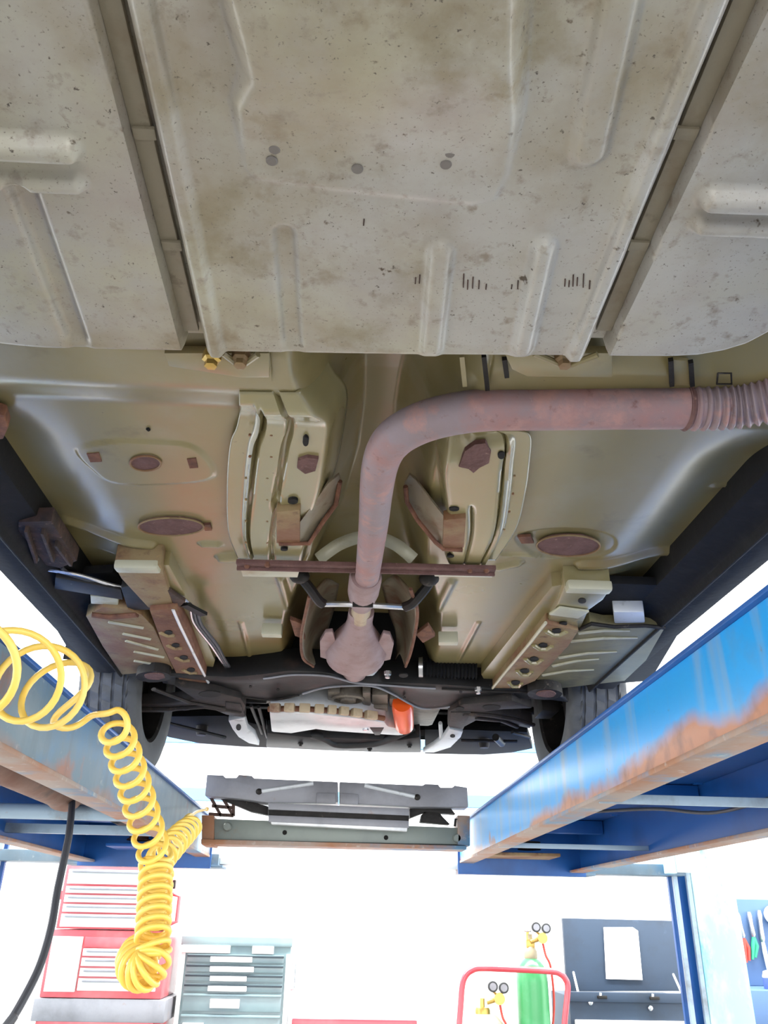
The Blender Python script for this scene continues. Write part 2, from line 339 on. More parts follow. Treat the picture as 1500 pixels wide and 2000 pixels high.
# two channels with a lip along their inner edge
for (a, b, sgn) in (((212, 0), (383, 690), -1), ((1462, 0), (1165, 690), 1)):
    A, B = Vector(tz(*a)), Vector(tz(*b)); d_ = B-A; A = A-d_*2.2; Bx = B+d_*.3
    nx = Vector((d_.y, -d_.x)).normalized()                         # to the right of travel
    s_ = ((X-A.x)*nx.x+(Y-A.y)*nx.y)*sgn                            # + outwards
    D -= .026*sm((.0150-np.abs(s_-.001))/.004)
    D += .010*sm((.012-np.abs(s_+.025))/.008)                       # lip
Z = H+ZT-D+.012*sm((np.abs(X-CX)-.40)/.15)
def wrapped(X, Y, Z, drops):               # close the front edge with a rolled skirt
    for dy, dz in drops:
        X = np.vstack([X, X[-1:]]); Y = np.vstack([Y, Y[-1:]+dy]); Z = np.vstack([Z, Z[-1:]+dz])
    return X, Y, Z
X2, Y2, Z2 = wrapped(X, Y, Z, [(.003, .002), (.001, .006), (-.010, .03), (-.02, .12)])
g = MB().grid(X2, Y2, Z2)
rear_panel = g.build('rear_floor_panel', 'tank', car, smooth=60)
rear_panel['label'] = 'speckled grey-beige pressed panel with ribs and two channels'
# grimy strip lying in each channel
for (a, b, sgn) in (((212, 0), (383, 690), -1), ((1462, 0), (1165, 690), 1)):
    A, B = PZ(*a, ZT), PZ(*b, ZT); d_ = (B-A); A0 = A-d_*2.0; B0 = B-d_*.05
    A0.z = B0.z = H+ZT+.0195
    nx = Vector((d_.y, -d_.x, 0)).normalized()*sgn
    st = MB(); n = 60
    for k in range(n+1): pass
    st.bar(A0+nx*.0045, B0+nx*.0045, .018, .007)
    for k in (.30, .62):                                             # clips across the strip
        q = A.lerp(B, k); q.z = H+ZT+.0150; st.bar(q-nx*.008, q+nx*.012, .012, .005)
    s_ = st.build('channel_strip', 'groove', rear_panel, bevel=.0015)
# round drain plugs
for u, v in ((536, 146), (536, 291), (531, 314), (698, 330), (879, 298), (871, 321)):
    p = PZ(u, v, ZT-.004)
    MB().lathe([(.0052, .004), (.0052, -.0005), (.0042, -.0016), (.001, -.0018)], p, 'z', 14).build('drain_plug', 'plugmetal', rear_panel)
# lips welded under the panel's front edge
for pts in (((320, 690), (330, 716), (470, 738), (526, 738), (526, 690)), ((985, 690), (1000, 722), (1030, 736), (1196, 738), (1196, 690))):
    b_ = MB().prism([PZ(u, v, .630) for u, v in pts], (0, 0, .012)).build('mounting_plate', 'pan', car, bevel=.002)
for (u, v) in ((413, 703), (470, 702), (1102, 703)):
    p = PZ(u, v, .622); MB().lathe([(.012, .012), (.012, 0), (.008, -.003), (.008, -.010), (.003, -.011)], p, 'z', 6).build('bolt', 'rustolive' if u > 413 else 'brass', car)
for u, wd_ in ((470, 34), (1105, 62)):                               # half-round tank strap ends
    A = PZ(u-wd_, 690, .622); B = PZ(u+wd_, 692, .622); C_ = PZ(u, 716, .622)
    MB().tube([Vector(p) for p in spline([A, A.lerp(C_, .75), C_, B.lerp(C_, .75), B], 6)], .004, 8).build('strap', 'pan', car)

# floor pan with the exhaust tunnel
ZF = .68
def fz(u, v, z=ZF): p = PZ(u, v, z); return (p.x, p.y)
xs = np.linspace(-.70, .79, 400); ys = np.concatenate([np.linspace(-.6, .69, 30), np.linspace(.70, 1.10, 110), np.linspace(1.10, 2.36, 260)[1:], [2.37, 2.385, 2.39]])
X, Y = np.meshgrid(xs, ys)
D = np.zeros_like(X)
def ribf(a, b, wdt, h, soft=.008):
    global D
    d, t = segd(X, Y, fz(*a), fz(*b)); D = D+h*sm((wdt-d)/soft)
ribf((120, 1043), (295, 1062), .016, .012, .012); ribf((398, 1062), (425, 1062), .013, .008, .01); ribf((435, 1088), (470, 1086), .018, .012, .012)
ribf((1135, 1100), (1330, 1103), .018, .013, .013); ribf((975, 1106), (1010, 1098), .016, .010, .012); ribf((960, 1080), (1050, 1085), .010, .006, .010)
ribf((490, 1290), (470, 1215), .008, .004, .006); ribf((935, 1215), (895, 1290), .008, .004, .006)
ribf((548, 1128), (574, 1212), .014, .009, .012); ribf((882, 1134), (842, 1212), .014, .009, .012)
ribf((110, 1092), (345, 1100), .003, .003, .003); ribf((1092, 1128), (1232, 1132), .003, .003, .003)
ribf((1400, 980), (1480, 980), .010, .005, .01)
lens = [fz(*p) for p in closed(((150, 880), (200, 862), (290, 860), (370, 868), (410, 900), (415, 930), (350, 942), (230, 942), (180, 915)))]
D += .004*sm((polyd(X, Y, lens)+.003)/.006)
lens = [fz(*p) for p in closed(((1010, 1050), (1060, 1035), (1150, 1035), (1200, 1052), (1190, 1080), (1100, 1090), (1040, 1082)))]
D -= .004*sm((polyd(X, Y, lens)+.003)/.006)
Z = H+ZF-D
# kick-up behind the heel board
Z -= .034*sm((1.035-Y)/.11); Z += .05*sm((.86-Y)/.1)
# the tunnel
wt = np.interp(Y, [.70, .90, .96, 1.05, 1.2, 1.36, 1.57, 1.9, 2.1, 2.4], [.115, .108, .095, .076, .072, .078, .100, .165, .19, .20])
dp = np.interp(Y, [.70, .9, 1.1, 1.4, 1.6, 2.4], [.10, .11, .14, .15, .16, .16])
Z += dp*sm((wt+.028-np.abs(X-CX))/.075)
# outer edges sweep up towards the sills
Z += .035*sm((np.abs(X-CX)-.47)/.16)*sm((Y-.98)/.2)
Z += .30*sm((Y-2.355)/.03)                 # toe board
Z += .03*sm((np.abs(X-CX)-.30)/.03)*sm((Y-1.75)/.05)*0
floor_pan = MB().grid(X, Y, Z).build('floor_pan', 'pan', car, smooth=60)
floor_pan['label'] = 'glossy olive painted floor pan with central tunnel'

def disc(u, v, ru, rv, z, name, m, parent, th=.004, wob=.06, n=28):  # flat plug whose outline is measured around (u,v)
    pts = []
    for k in range(n):
        a = 2*math.pi*k/n; q = 1+wob*random.uniform(-1, 1)
        pts.append(PZ(u+ru*math.cos(a)*q, v+rv*math.sin(a)*q, z))
    return MB().prism(pts, (0, 0, th)).build(name, m, parent, smooth=25)
ZP = .6745
for (u, v, ru, rv) in ((284, 905, 28, 13), (334, 1029, 62, 16), (1110, 1066, 60, 19)):
    o = disc(u, v, ru, rv, ZP, 'floor_plug', 'rustpurple', floor_pan, .006, .035, 48)
    rim = [PZ(u+(ru+2)*math.cos(a), v+(rv+1.5)*math.sin(a), ZP-.001) for a in np.linspace(0, 2*math.pi, 33)]
    MB().tube(rim, .0020, 6, False).build('plug_rim', 'rustolive', o)
for (u, v, ru, rv) in ((184, 894, 15, 9), (376, 905, 11, 10), (405, 1031, 9, 6), (1027, 1055, 16, 7)):
    pts = [PZ(u+a*ru, v+b*rv, ZP) for a, b in ((-1, -.8), (.6, -1), (1, .9), (-.5, 1))]
    MB().prism(pts, (0, 0, .006)).build('square_plug', 'rust', floor_pan)
MB().tube([PZ(288, 837, .678), PZ(291, 840, .678)], .003, 6).build('stud', 'hole', floor_pan)

# pressed plates flanking the tunnel
def strip(name, left, right, prof, m, parent, n=90, mcol=60, z=.665):
    L_ = spline([(*PZ(u, v, z),) for u, v in left], 8); R_ = spline([(*PZ(u, v, z),) for u, v in right], 8)
    def res(P, n):
        P = np.array(P); s = np.concatenate([[0], np.cumsum(np.linalg.norm(np.diff(P, axis=0), axis=1))]); q = np.linspace(0, s[-1], n)
        return np.stack([np.interp(q, s, P[:, i]) for i in range(3)], -1)
    L_, R_ = res(L_, n), res(R_, n); s = np.linspace(0, 1, mcol)
    G = L_[:, None, :]*(1-s)[None, :, None]+R_[:, None, :]*s[None, :, None]
    S, T_ = np.meshgrid(s, np.linspace(0, 1, n))
    G[..., 2] += prof(S, T_)-.034*sm((1.035-G[..., 1])/.11)*(1-sm((S-.75)/.25) if right[0][0] < 700 else sm(S/.25))
    mb = MB().grid(G[..., 0], G[..., 1], G[..., 2])
    o = mb.build(name, m, parent, smooth=50)
    md = o.modifiers.new('thickness', 'SOLIDIFY'); md.thickness = .003; md.offset = 1 if False else -1
    return o
def profL(S, T_):
    z = np.zeros_like(S)
    z -= .012*sm((S-.16)/.05)*sm((T_-.03)/.05)
    z += .016*sm((.030-np.abs(S-.24+.02*T_))/.03)*sm((T_-.04)/.06)*(1)
    z += .013*sm((.040-np.abs(S-.50+.06*T_))/.03)*sm((.62-T_)/.1)
    z += .008*sm((.035-np.abs(S-.52+.04*T_))/.03)*sm((T_-.5)/.1)
    z += .06*sm((S-.80-.05*T_)/.22)*(1)
    z += .012*sm((.05-T_)/.05)
    return z
pl = strip('tunnel_plate', [(470, 742), (470, 790), (462, 835), (449, 870), (443, 950), (446, 1040), (465, 1092)],
           [(612, 742), (652, 778), (676, 812), (672, 870), (655, 950), (628, 1020), (606, 1092)], profL, 'plate', car)
pl['label'] = 'long olive pressed plate left of the tunnel'
def profR(S, T_):
    z = np.zeros_like(S)
    z -= .012*sm((.84-S)/.05)*sm((T_-.02)/.05)
    z += .014*sm((.030-np.abs(S-.76+.03*T_))/.03)*1
    z += .012*sm((.035-np.abs(S-.45))/.03)*sm((T_-.45)/.06)
    z += .08*sm((.24-S)/.22)*sm((1.0-.35*T_))
    z += .02*sm((.16-T_)/.12)*sm((.5-S)/.2)
    return z
pr = strip('tunnel_plate', [(842, 842), (832, 880), (826, 920), (838, 985), (850, 1040), (856, 1092)],
           [(1010, 838), (1036, 850), (1034, 900), (1026, 960), (1008, 1030), (968, 1092)], profR, 'plate', car)
pr['label'] = 'olive pressed plate right of the tunnel with a rust patch'
for (u, v, ru, rv, P_) in ((597, 863, 6, 9, pl), (572, 980, 10, 5, pl), (555, 1074, 7, 2.5, pl), (979, 890, 7, 7, pr), (887, 995, 10, 4, pr), (880, 1087, 7, 2.5, pr)):
    disc(u, v, ru, rv, .6475, 'slot_hole', 'hole', P_, .006, 0, 14)
for (pts, P_) in ((((582, 900), (600, 894), (622, 897), (616, 920), (596, 926), (580, 914)), pl),
                  (((896, 912), (908, 882), (928, 868), (948, 866), (959, 882), (955, 905), (936, 914), (925, 924), (915, 916)), pr)):
    MB().prism([PZ(u, v, .6470) for u, v in pts], (0, 0, .008)).build('rust_scab', 'rustpurple', P_, smooth=0)
for u in (488, 530):
    for v in range(850, 1070, 42):
        for P_, uu in ((pl, u-8 if v > 900 else u),):
            MB().lathe([(.0022, .002), (.0022, -.001), (.001, -.0018)], PZ(uu, v, .6535), 'z', 8).build('spot_weld', 'rustolive', P_)
for k, (u, v) in enumerate(((1005, 930), (1002, 965), (995, 1000), (985, 1035), (945, 985), (940, 1020), (932, 1050))):
    MB().lathe([(.0022, .002), (.0022, -.001), (.001, -.0018)], PZ(u, v, .6535), 'z', 8).build('spot_weld', 'rustolive', pr)

# folded brackets at the tunnel mouth
def foldbracket(face, foot, ridge, m1):
    b_ = MB()
    b_.prism([PZ(u, v, z) for u, v, z in face], (0, 0, .006))
    o = b_.build('tunnel_bracket', 'shield', car, bevel=.001, smooth=25)
    MB().prism([PZ(u, v, .640) for u, v in foot], (0, 0, .020)).build('bracket_foot', 'rustolive', o, bevel=.002)
    MB().tube([PZ(u, v, z) for u, v, z in ridge], .0045, 8).build('bracket_edge', 'rust', o)
    return o
foldbracket([(612, 985, .655), (640, 945, .66), (662, 928, .70), (666, 940, .71), (656, 985, .69), (640, 1012, .67), (606, 1062, .642), (584, 1060, .641), (586, 1020, .645)],
            [(540, 1000), (586, 996), (586, 1060), (540, 1062)],
            [(664, 940, .70), (656, 985, .685), (634, 1015, .665), (604, 1061, .640), (545, 1062, .639)], 0)
foldbracket([(800, 928, .70), (812, 938, .70), (840, 975, .66), (868, 1010, .648), (866, 1062, .641), (856, 1064, .642), (835, 1040, .66), (815, 1010, .68), (792, 975, .70), (790, 945, .71)],
            [(866, 1016), (910, 1012), (906, 1070), (864, 1072)],
            [(792, 950, .70), (795, 980, .69), (815, 1015, .67), (850, 1058, .642), (866, 1072, .639), (903, 1074, .639)], 0)

# rusted bar across the tunnel
A, B = PZ(462, 1099, .640), PZ(968, 1111, .640)
cb = MB().bar(A, B, .016, .010).build('tunnel_cross_bar', 'rustpurple', car, bevel=.002)
MB().bar(A+Vector((0, .012, -.004)), B+Vector((0, .012, -.004)), .006, .014).build('bar_lip', 'rustpurple', cb, bevel=.001)
for u, v in ((482, 1106), (522, 1104), (918, 1115), (950, 1115)):
    MB().lathe([(.006, .006), (.006, 0), (.004, -.004), (.001, -.0045)], PZ(u, v, .634), 'z', 6).build('bolt', 'rust', cb)
for u0, u1 in ((470, 585), (845, 965)):
    MB().prism([PZ(u0, 1112, .642), PZ(u1, 1114, .642), PZ(u1-4, 1128, .642), PZ(u0+4, 1126, .642)], (0, 0, .006)).build('bar_foot', 'panlight', cb, bevel=.001)
# pale arch where the tunnel deepens
arc = [PZ(*p) for p in ((622, 1092, .660), (640, 1078, .672), (665, 1062, .690), (700, 1050, .705), (735, 1049, .705), (770, 1062, .690), (792, 1078, .672), (808, 1092, .660))]
ab = MB(); sp = [Vector(p) for p in spline(arc, 6)]
ab.tube(sp, .013, 8, True, .35, up=(0, 1, .3)); ab.build('tunnel_arch', 'panlight', car)

# exhaust
ZE = .632
pp = [(1720, 700, .66), (1600, 742, .645), (1530, 772, ZE), (1440, 792, ZE), (1340, 796, ZE), (1200, 797, ZE), (1050, 799, ZE), (960, 800, ZE), (890, 808, ZE), (830, 823, ZE), (785, 845, ZE), (757, 872, ZE), (742, 910, ZE), (735, 960, ZE), (730, 1020, ZE), (724, 1070, ZE), (718, 1120, .634), (712, 1150, .636)]
path = [Vector(p) for p in spline([tuple(PZ(*p)) for p in pp], 8)]
rad = [.0295 - .0045*max(0, min(1, (i/len(path)-.62)/.3)) for i in range(len(path))]
i1 = 4*8
pipe = MB().tube(path[i1-2:], rad[i1-2:], 28).build('exhaust_pipe', 'pipe', car)
pipe['label'] = 'pinkish rusted exhaust pipe bending into the tunnel'
fp = [Vector(p) for p in spline([tuple(p) for p in path[:i1+1:4]], 26)]
fr = [.0300+.0026*math.sin(2*math.pi*i/9.0) for i in range(len(fp))]
MB().tube(fp, fr, 28).build('flex_section', 'pipe', pipe)
q = path[i1]; MB().tube([q-Vector((.004, 0, 0)), q, q+Vector((.004, 0, 0))], [.030, .0325, .030], 28).build('weld_bead', 'rustpurple', pipe)
# slip joint, neck and converter
c0 = PZ(714, 1128, .636); c1 = PZ(708, 1165, .64); c2 = PZ(704, 1205, .645); c3 = PZ(698, 1240, .645); c4 = PZ(692, 1305, .640)
MB().tube([c0-Vector((0, .01, 0)), c0, c0.lerp(c1, .7), c1, c1.lerp(c2, .3)], [.030, .034, .034, .030, .026], 24).build('slip_joint', 'cat', pipe)
MB().tube([c0.lerp(c1, .75)+Vector((-.022, 0, -.026)), c0.lerp(c1, .75)+Vector((.022, 0, -.026))], .009, 10).build('joint_slot', 'hole', pipe)
MB().tube([c1, c1.lerp(c2, .5), c2], [.024, .022, .024], 20).build('neck', 'gasket', pipe)
cat = MB().tube([c2.lerp(c3, -.3), c2.lerp(c3, .25), c2.lerp(c3, .55), c3.lerp(c4, .12), c3.lerp(c4, .40), c3.lerp(c4, .62), c3.lerp(c4, .66), c4.lerp(c3, .12), c4+(c4-c3)*.18], [.030, .031, .036, .062, .082, .080, .045, .038, .036], 30, True, .72, up=(0, 0, 1)).build('catalytic_converter', 'cat', car)
cat['label'] = 'pinkish brown catalytic converter at the front of the exhaust'
for s_ in (-1, 1):
    MB().prism([c3.lerp(c4, t)+Vector((s_*x, 0, -.012)) for t, x in ((-.18, .062), (-.15, .080), (.1, .094), (.55, .094), (.60, .080), (.60, .06), (.2, .05))], (0, 0, .010)).build('converter_flange', 'cat', cat, bevel=.002)
MB().tube([c4+Vector((.02, .0, -.01)), c4+Vector((.05, .03, .0)), c4+Vector((.06, .06, .02))], .012, 10).build('oxygen_sensor', 'whitemetal', cat)
# aluminium heat shields either side
def hshield(pts_out, pts_in, lab):
    n = len(pts_out); vs = [PZ(*p) for p in pts_out]+[PZ(*p) for p in pts_in]
    mid_ = [(PZ(*a)+PZ(*b))/2+Vector((0, 0, .028)) for a, b in zip(pts_out, pts_in)]
    rows = [vs[:n], mid_, vs[n:]]
    S_ = [np.array(spline([tuple(r[i]) for r in rows], 6)) for i in range(n)]
    G = np.array(S_); fine = np.array([spline([tuple(G[i, j]) for i in range(n)], 6) for j in range(G.shape[1])])
    o = MB().grid(fine[..., 0], fine[..., 1], fine[..., 2]).build('heat_shield', 'shield', car, smooth=60)
    o['label'] = lab; md = o.modifiers.new('t', 'SOLIDIFY'); md.thickness = .002
    for j, t in ((0, 'rust'),):
        MB().tube([Vector(p) for p in fine[j]], .004, 6).build('shield_edge', t, o)
    return o
hsL = hshield([(604, 1165, .64), (596, 1200, .635), (588, 1245, .63), (592, 1285, .628), (612, 1302, .63)],
              [(662, 1140, .74), (652, 1190, .75), (640, 1230, .75), (632, 1265, .74), (640, 1290, .70)], 'stained heat shield left of the converter')
hsR = hshield([(802, 1150, .64), (815, 1190, .635), (812, 1230, .63), (802, 1275, .628), (792, 1302, .63)],
              [(745, 1140, .74), (758, 1190, .75), (772, 1230, .75), (775, 1265, .74), (772, 1290, .70)], 'rusted heat shield right of the converter')
for P_, pts in ((hsL, ((566, 1210), (592, 1220), (596, 1250), (576, 1242))), (hsR, ((812, 1240), (836, 1222), (850, 1243), (826, 1256)))):
    MB().prism([PZ(u, v, .640) for u, v in pts], (0, 0, .01)).build('shield_ear', 'rust', P_, bevel=.001)
for u0, v0, u1, v1 in ((512, 1231, 551, 1232), (856, 1247, 894, 1247)):
    MB().bar(PZ(u0, v0, .655), PZ(u1, v1, .655), .028, .030).build('floor_tab', 'panlight', car, bevel=.003)
# wire hanger
hw = [(592, 1132, .66), (606, 1150, .645), (622, 1172, .63), (632, 1180, .625), (680, 1180, .62), (740, 1183, .62), (790, 1186, .625), (806, 1178, .63), (826, 1156, .645), (838, 1140, .66)]
hp = [PZ(*p) for p in hw]
hang = MB().tube([Vector(p) for p in spline([tuple(p) for p in hp[3:7]], 8)], .0065, 8).build('hanger_bar', 'chrome', car)
for seg in (hp[:4], hp[6:]):
    MB().tube([Vector(p) for p in spline([tuple(p) for p in seg], 6)], .011, 10).build('rubber_hanger', 'subf', hang)
for (u, v) in ((585, 1125), (838, 1130)):
    MB().ell(PZ(u, v, .66), (.022, .022, .016)).build('hanger_mount', 'dark', hang)

# ---------------------------------------------------------------- rails, torque boxes, sills
ZR = .622
def pxprism(name, pts, z, h, m, parent, bevel=.002, smooth=30):
    return MB().prism([PZ(u, v, z) for u, v in pts], (0, 0, h)).build(name, m, parent, smooth, bevel)
# left rail: pale head, olive web, rusted sole
rl = pxprism('frame_rail', ((292, 1192), (345, 1188), (372, 1240), (408, 1334), (352, 1332), (318, 1262)), ZR, .06, 'rustred', car)
rl['label'] = 'red-rusted frame rail sole left of the tunnel'
pxprism('rail_head', ((222, 1104), (314, 1104), (322, 1130), (340, 1188), (290, 1188), (236, 1130)), ZR+.012, .05, 'rustolive', rl, .004)
MB().bar(PZ(226, 1106, ZR+.014), PZ(312, 1107, ZR+.014), .030, .020).build('rail_head_lip', 'panlight', rl, bevel=.006)
MB().tube([PZ(u, v, ZR) for u, v in ((338, 1190), (352, 1222), (390, 1300), (407, 1333))], .004, 6).build('weld_flange', 'whitemetal', rl)
pxprism('rail_side', ((314, 1104), (330, 1104), (372, 1180), (420, 1290), (412, 1318), (345, 1188)), .648, .05, 'pan', rl)
for u, v in ((327, 1238), (341, 1263), (357, 1287), (371, 1311)):
    MB().tube([PZ(u-14, v-3, ZR-.001), PZ(u, v+3, ZR-.002), PZ(u+14, v+2, ZR-.001)], .0055, 8).build('pressed_lip', 'rustolive', rl)
    disc(u+2, v-2, 8, 4, ZR-.002, 'rail_hole', 'hole', rl, .003, 0, 12)
tbl = pxprism('torque_box', ((168, 1204), (200, 1186), (250, 1190), (276, 1200), (300, 1225), (350, 1330), (300, 1312), (238, 1318), (200, 1262)), ZR+.01, .03, 'rustolive', car)
tbl['label'] = 'ribbed rusty panel outboard of the left rail'
for (a, b) in (((212, 1214), (280, 1226)), ((240, 1237), (294, 1248)), ((246, 1251), (308, 1268)), ((262, 1272), (320, 1283)), ((262, 1290), (330, 1302))):
    MB().tube([PZ(*a, ZR+.009), PZ(*b, ZR+.009)], .006, 8, True, .7).build('pressed_rib', 'panlight', tbl)
MB().tube([PZ(180, 1200, ZR+.008), PZ(215, 1205, ZR+.006), PZ(268, 1200, ZR+.008)], .009, 8, True, .8).build('torn_edge', 'rust', tbl)
# right rail
rr = pxprism('frame_rail', ((1068, 1218), (1130, 1232), (1110, 1262), (1045, 1330), (1010, 1345), (962, 1344)), ZR, .06, 'rustolive', car)
rr['label'] = 'olive and brown frame rail sole right of the tunnel'
pxprism('rail_head', ((1102, 1146), (1194, 1148), (1178, 1172), (1150, 1192), (1132, 1232), (1066, 1218), (1088, 1182)), ZR+.010, .05, 'plate', rr, .004)
MB().bar(PZ(1106, 1145, ZR+.010), PZ(1193, 1148, ZR+.010), .030, .022).build('rail_head_lip', 'panlight', rr, bevel=.006)
MB().bar(PZ(1082, 1192, ZR+.006), PZ(1140, 1200, ZR+.006), .05, .006).build('rail_step', 'panlight', rr, bevel=.003)
pxprism('rail_side', ((1104, 1142), (1078, 1146), (1030, 1205), (940, 1318), (955, 1345), (1066, 1220)), .648, .05, 'pan', rr)
MB().tube([PZ(u, v, ZR) for u, v in ((1066, 1216), (1030, 1262), (985, 1315), (962, 1344))], .004, 6).build('weld_flange', 'panlight', rr)
disc(1137, 1174, 8, 5, ZR+.008, 'rail_hole', 'hole', rr, .003, 0, 12)
for u, v in ((1100, 1219),):
    disc(u, v, 8, 3, ZR+.006, 'rail_hole', 'hole', rr, .003, 0, 12)
for k, (u, v) in enumerate(((1086, 1236), (1060, 1264), (1042, 1291), (1024, 1314), (1006, 1337))):
    MB().tube([PZ(u-20+k*2, v-5, ZR-.001), PZ(u-6, v+3, ZR-.003), PZ(u+8, v+3, ZR-.003), PZ(u+20-k*2, v-3, ZR-.001)], .0065, 8).build('pressed_lip', 'plate', rr)
    disc(u+1, v-3, 9, 4, ZR-.003, 'rail_hole', 'hole', rr, .003, .1, 12)
tbr = pxprism('torque_box', ((1130, 1230), (1152, 1218), (1180, 1224), (1300, 1224), (1262, 1290), (1220, 1330), (1100, 1344), (1042, 1336)), ZR+.012, .03, 'boxpanel', car)
tbr['label'] = 'ribbed olive panel outboard of the right rail'
for (a, b) in (((1115, 1252), (1245, 1246)), ((1092, 1284), (1205, 1273)), ((1080, 1300), (1170, 1287)), ((1060, 1318), (1160, 1308)), ((1130, 1236), (1230, 1232))):
    MB().tube([PZ(*a, ZR+.011), PZ((a[0]+b[0])/2, (a[1]+b[1])/2-3, ZR+.010), PZ(*b, ZR+.011)], [.007, .006, .003], 8, True, .7).build('pressed_rib', 'panlight', tbr)
MB().tube([PZ(u, v, ZR+.008) for u, v in ((1132, 1229), (1155, 1218), (1200, 1224), (1260, 1222), (1298, 1226))], .005, 8).build('edge_flange', 'dark', tbr)
pxprism('jacking_bracket', ((1198, 1196), (1258, 1196), (1260, 1217), (1200, 1218)), .640, .04, 'whitemetal', car, .004)
pxprism('jacking_bracket', ((176, 1164), (231, 1170), (231, 1183), (177, 1180)), .640, .03, 'panlight', car, .004)
# dark fillers above the rails / under the sills
pxprism('floor_side_panel', ((100, 1125), (220, 1118), (245, 1140), (300, 1165), (345, 1190), (300, 1225), (240, 1340), (170, 1330), (110, 1230)), .675, .02, 'black', car)
pxprism('floor_side_panel', ((1090, 1150), (1200, 1140), (1330, 1145), (1330, 1230), (1270, 1330), (1080, 1345)), .668, .02, 'black', car)
pxprism('brake_line_cover', ((108, 1128), (236, 1152), (240, 1172), (106, 1150)), .640, .012, 'subf', car)
pxprism('fuel_filter_cover', ((236, 1148), (300, 1138), (340, 1165), (345, 1190), (250, 1192)), .636, .02, 'subf', car)
pxprism('fuel_filter_cap', ((326, 1152), (362, 1176), (346, 1190), (338, 1178)), .634, .01, 'rustdark', car)
for k in range(3):
    pts = [(60+30*k, 1108, .66), (150, 1122+4*k, .650), (235, 1146+3*k, .648), (310, 1150+8*k, .648), (365+6*k, 1175+5*k, .645), (378+8*k, 1215+3*k, .64), (412+6*k, 1260, .64), (432+4*k, 1290, .645), (452+4*k, 1318, .66)]
    MB().tube([Vector(p) for p in spline([tuple(PZ(*p)) for p in pts], 8)], .0042, 8).build('brake_line', 'hosedark' if k else 'chrome', car)
MB().bar(PZ(360, 1180, .64), PZ(398, 1200, .64), .02, .008).build('line_clip', 'subf', car)
# torn, rusted end of the left cross-member
tc = pxprism('cross_member_end', ((36, 1020), (100, 1018), (120, 1050), (150, 1096), (118, 1110), (68, 1100), (34, 1062)), .655, .03, 'rustdark', car)
for a, b in (((52, 1030), (72, 1092)), ((84, 1034), (105, 1090)), ((110, 1058), (140, 1098))):
    MB().bar(PZ(*a, .652), PZ(*b, .652), .006, .020).build('gusset', 'rustdark', tc, bevel=.001)
MB().tube([PZ(u, v, .650) for u, v in ((30, 1060), (38, 1084), (62, 1098), (72, 1092))], .006, 8).build('gusset_lip', 'chrome', tc)
MB().prism([PZ(u, v, .66) for u, v in ((-30, 800), (8, 812), (16, 835), (6, 858), (-30, 862))], (0, 0, .02)).build('rear_bracket', 'rust', car, bevel=.002)
# sills: hollow rocker with a pinch weld
def sill(sx, y0, y1, name, lab):
    outer, inner = (sx, sx-.17*math.copysign(1, sx))
    sg = math.copysign(1, sx)
    prof = [(sx-.155*sg, .74), (sx-.150*sg, .668), (sx-.105*sg, .655), (sx-.092*sg, .645), (sx-.088*sg, .628), (sx-.082*sg, .628), (sx-.078*sg, .645), (sx-.05*sg, .638), (sx-.012*sg, .640), (sx+.006*sg, .665), (sx+.012*sg, .74)]
    mb = MB().prism([(x, y0, z+H) for x, z in prof], (0, y1-y0, 0))
    o = mb.build(name, 'black', car, bevel=.003); o['label'] = lab; return o
sR = sill(.825, .05, 2.40, 'sill', 'black undersealed sill on the right edge of the floor')
sL = sill(-.733, .05, 2.40, 'sill', 'black undersealed sill on the left edge of the floor')
for s_, o, n0 in ((.740, sR, 1.25), (-.648, sL, 1.3)):
    for k in range(14):
        MB().ell((s_, n0+k*.075, H+.640), (.006, .010, .006), 8, 5).build('pinch_clip', 'dark', o)

# ---------------------------------------------------------------- front end
sfp = spline([(300, 1316), (380, 1322), (450, 1326), (520, 1320), (570, 1314), (640, 1318), (690, 1332), (740, 1336), (800, 1338), (880, 1342), (960, 1348), (1040, 1352), (1100, 1362)], 6)
sfb = spline([(320, 1336), (400, 1350), (470, 1362), (530, 1370), (580, 1362), (630, 1346), (680, 1340), (730, 1340), (770, 1358), (820, 1386), (870, 1384), (960, 1368), (1050, 1366), (1110, 1372)], 6)
n = min(len(sfp), len(sfb))
def resamp(P, n):
    P = np.array(P); s = np.linspace(0, len(P)-1, n); i = np.arange(len(P)); return np.stack([np.interp(s, i, P[:, k]) for k in range(P.shape[1])], -1)
top, bot = resamp(sfp, 80), resamp(sfb, 80)
rows = []
for t, dz in ((0, .07), (0, .006), (.08, 0), (.25, .004), (.5, .010), (.75, .004), (.92, 0), (1, .006), (1, .07)):
    rows.append([PZ(*(top[i]*(1-t)+bot[i]*t), .615)+Vector((0, 0, dz)) for i in range(80)])
G = np.array([[tuple(p) for p in r] for r in rows])
subframe = MB().grid(G[..., 0], G[..., 1], G[..., 2]).build('subframe', 'subf', car, smooth=40)
subframe['label'] = 'satin black front subframe cross member'
md = subframe.modifiers.new('t', 'SOLIDIFY'); md.thickness = .004; md.offset = -1
for rw, i0, i1_, rr0 in ((2, 19, 58, .0030), (6, 26, 66, .0034), (2, 58, 78, .003), (6, 2, 26, .0035)):
    MB().tube([Vector(p)-Vector((0, 0, .001)) for p in G[rw][i0:i1_]], rr0, 6).build('subframe_flange', 'jack' if i0 in (19, 26) else 'arm', subframe)  # paler stretches put the edge highlights into the flange colour
for (u, v, ru, rv) in ((465, 1366, 8, 4), (897, 1384, 10, 4), (489, 1342, 3, 2), (543, 1348, 3, 2), (790, 1364, 3, 2), (788, 1320, 9, 4), (1003, 1376, 8, 4), (900, 1352, 3, 2)):
    disc(u, v, ru, rv, .611, 'access_hole', 'hole', subframe, .003, 0, 12)
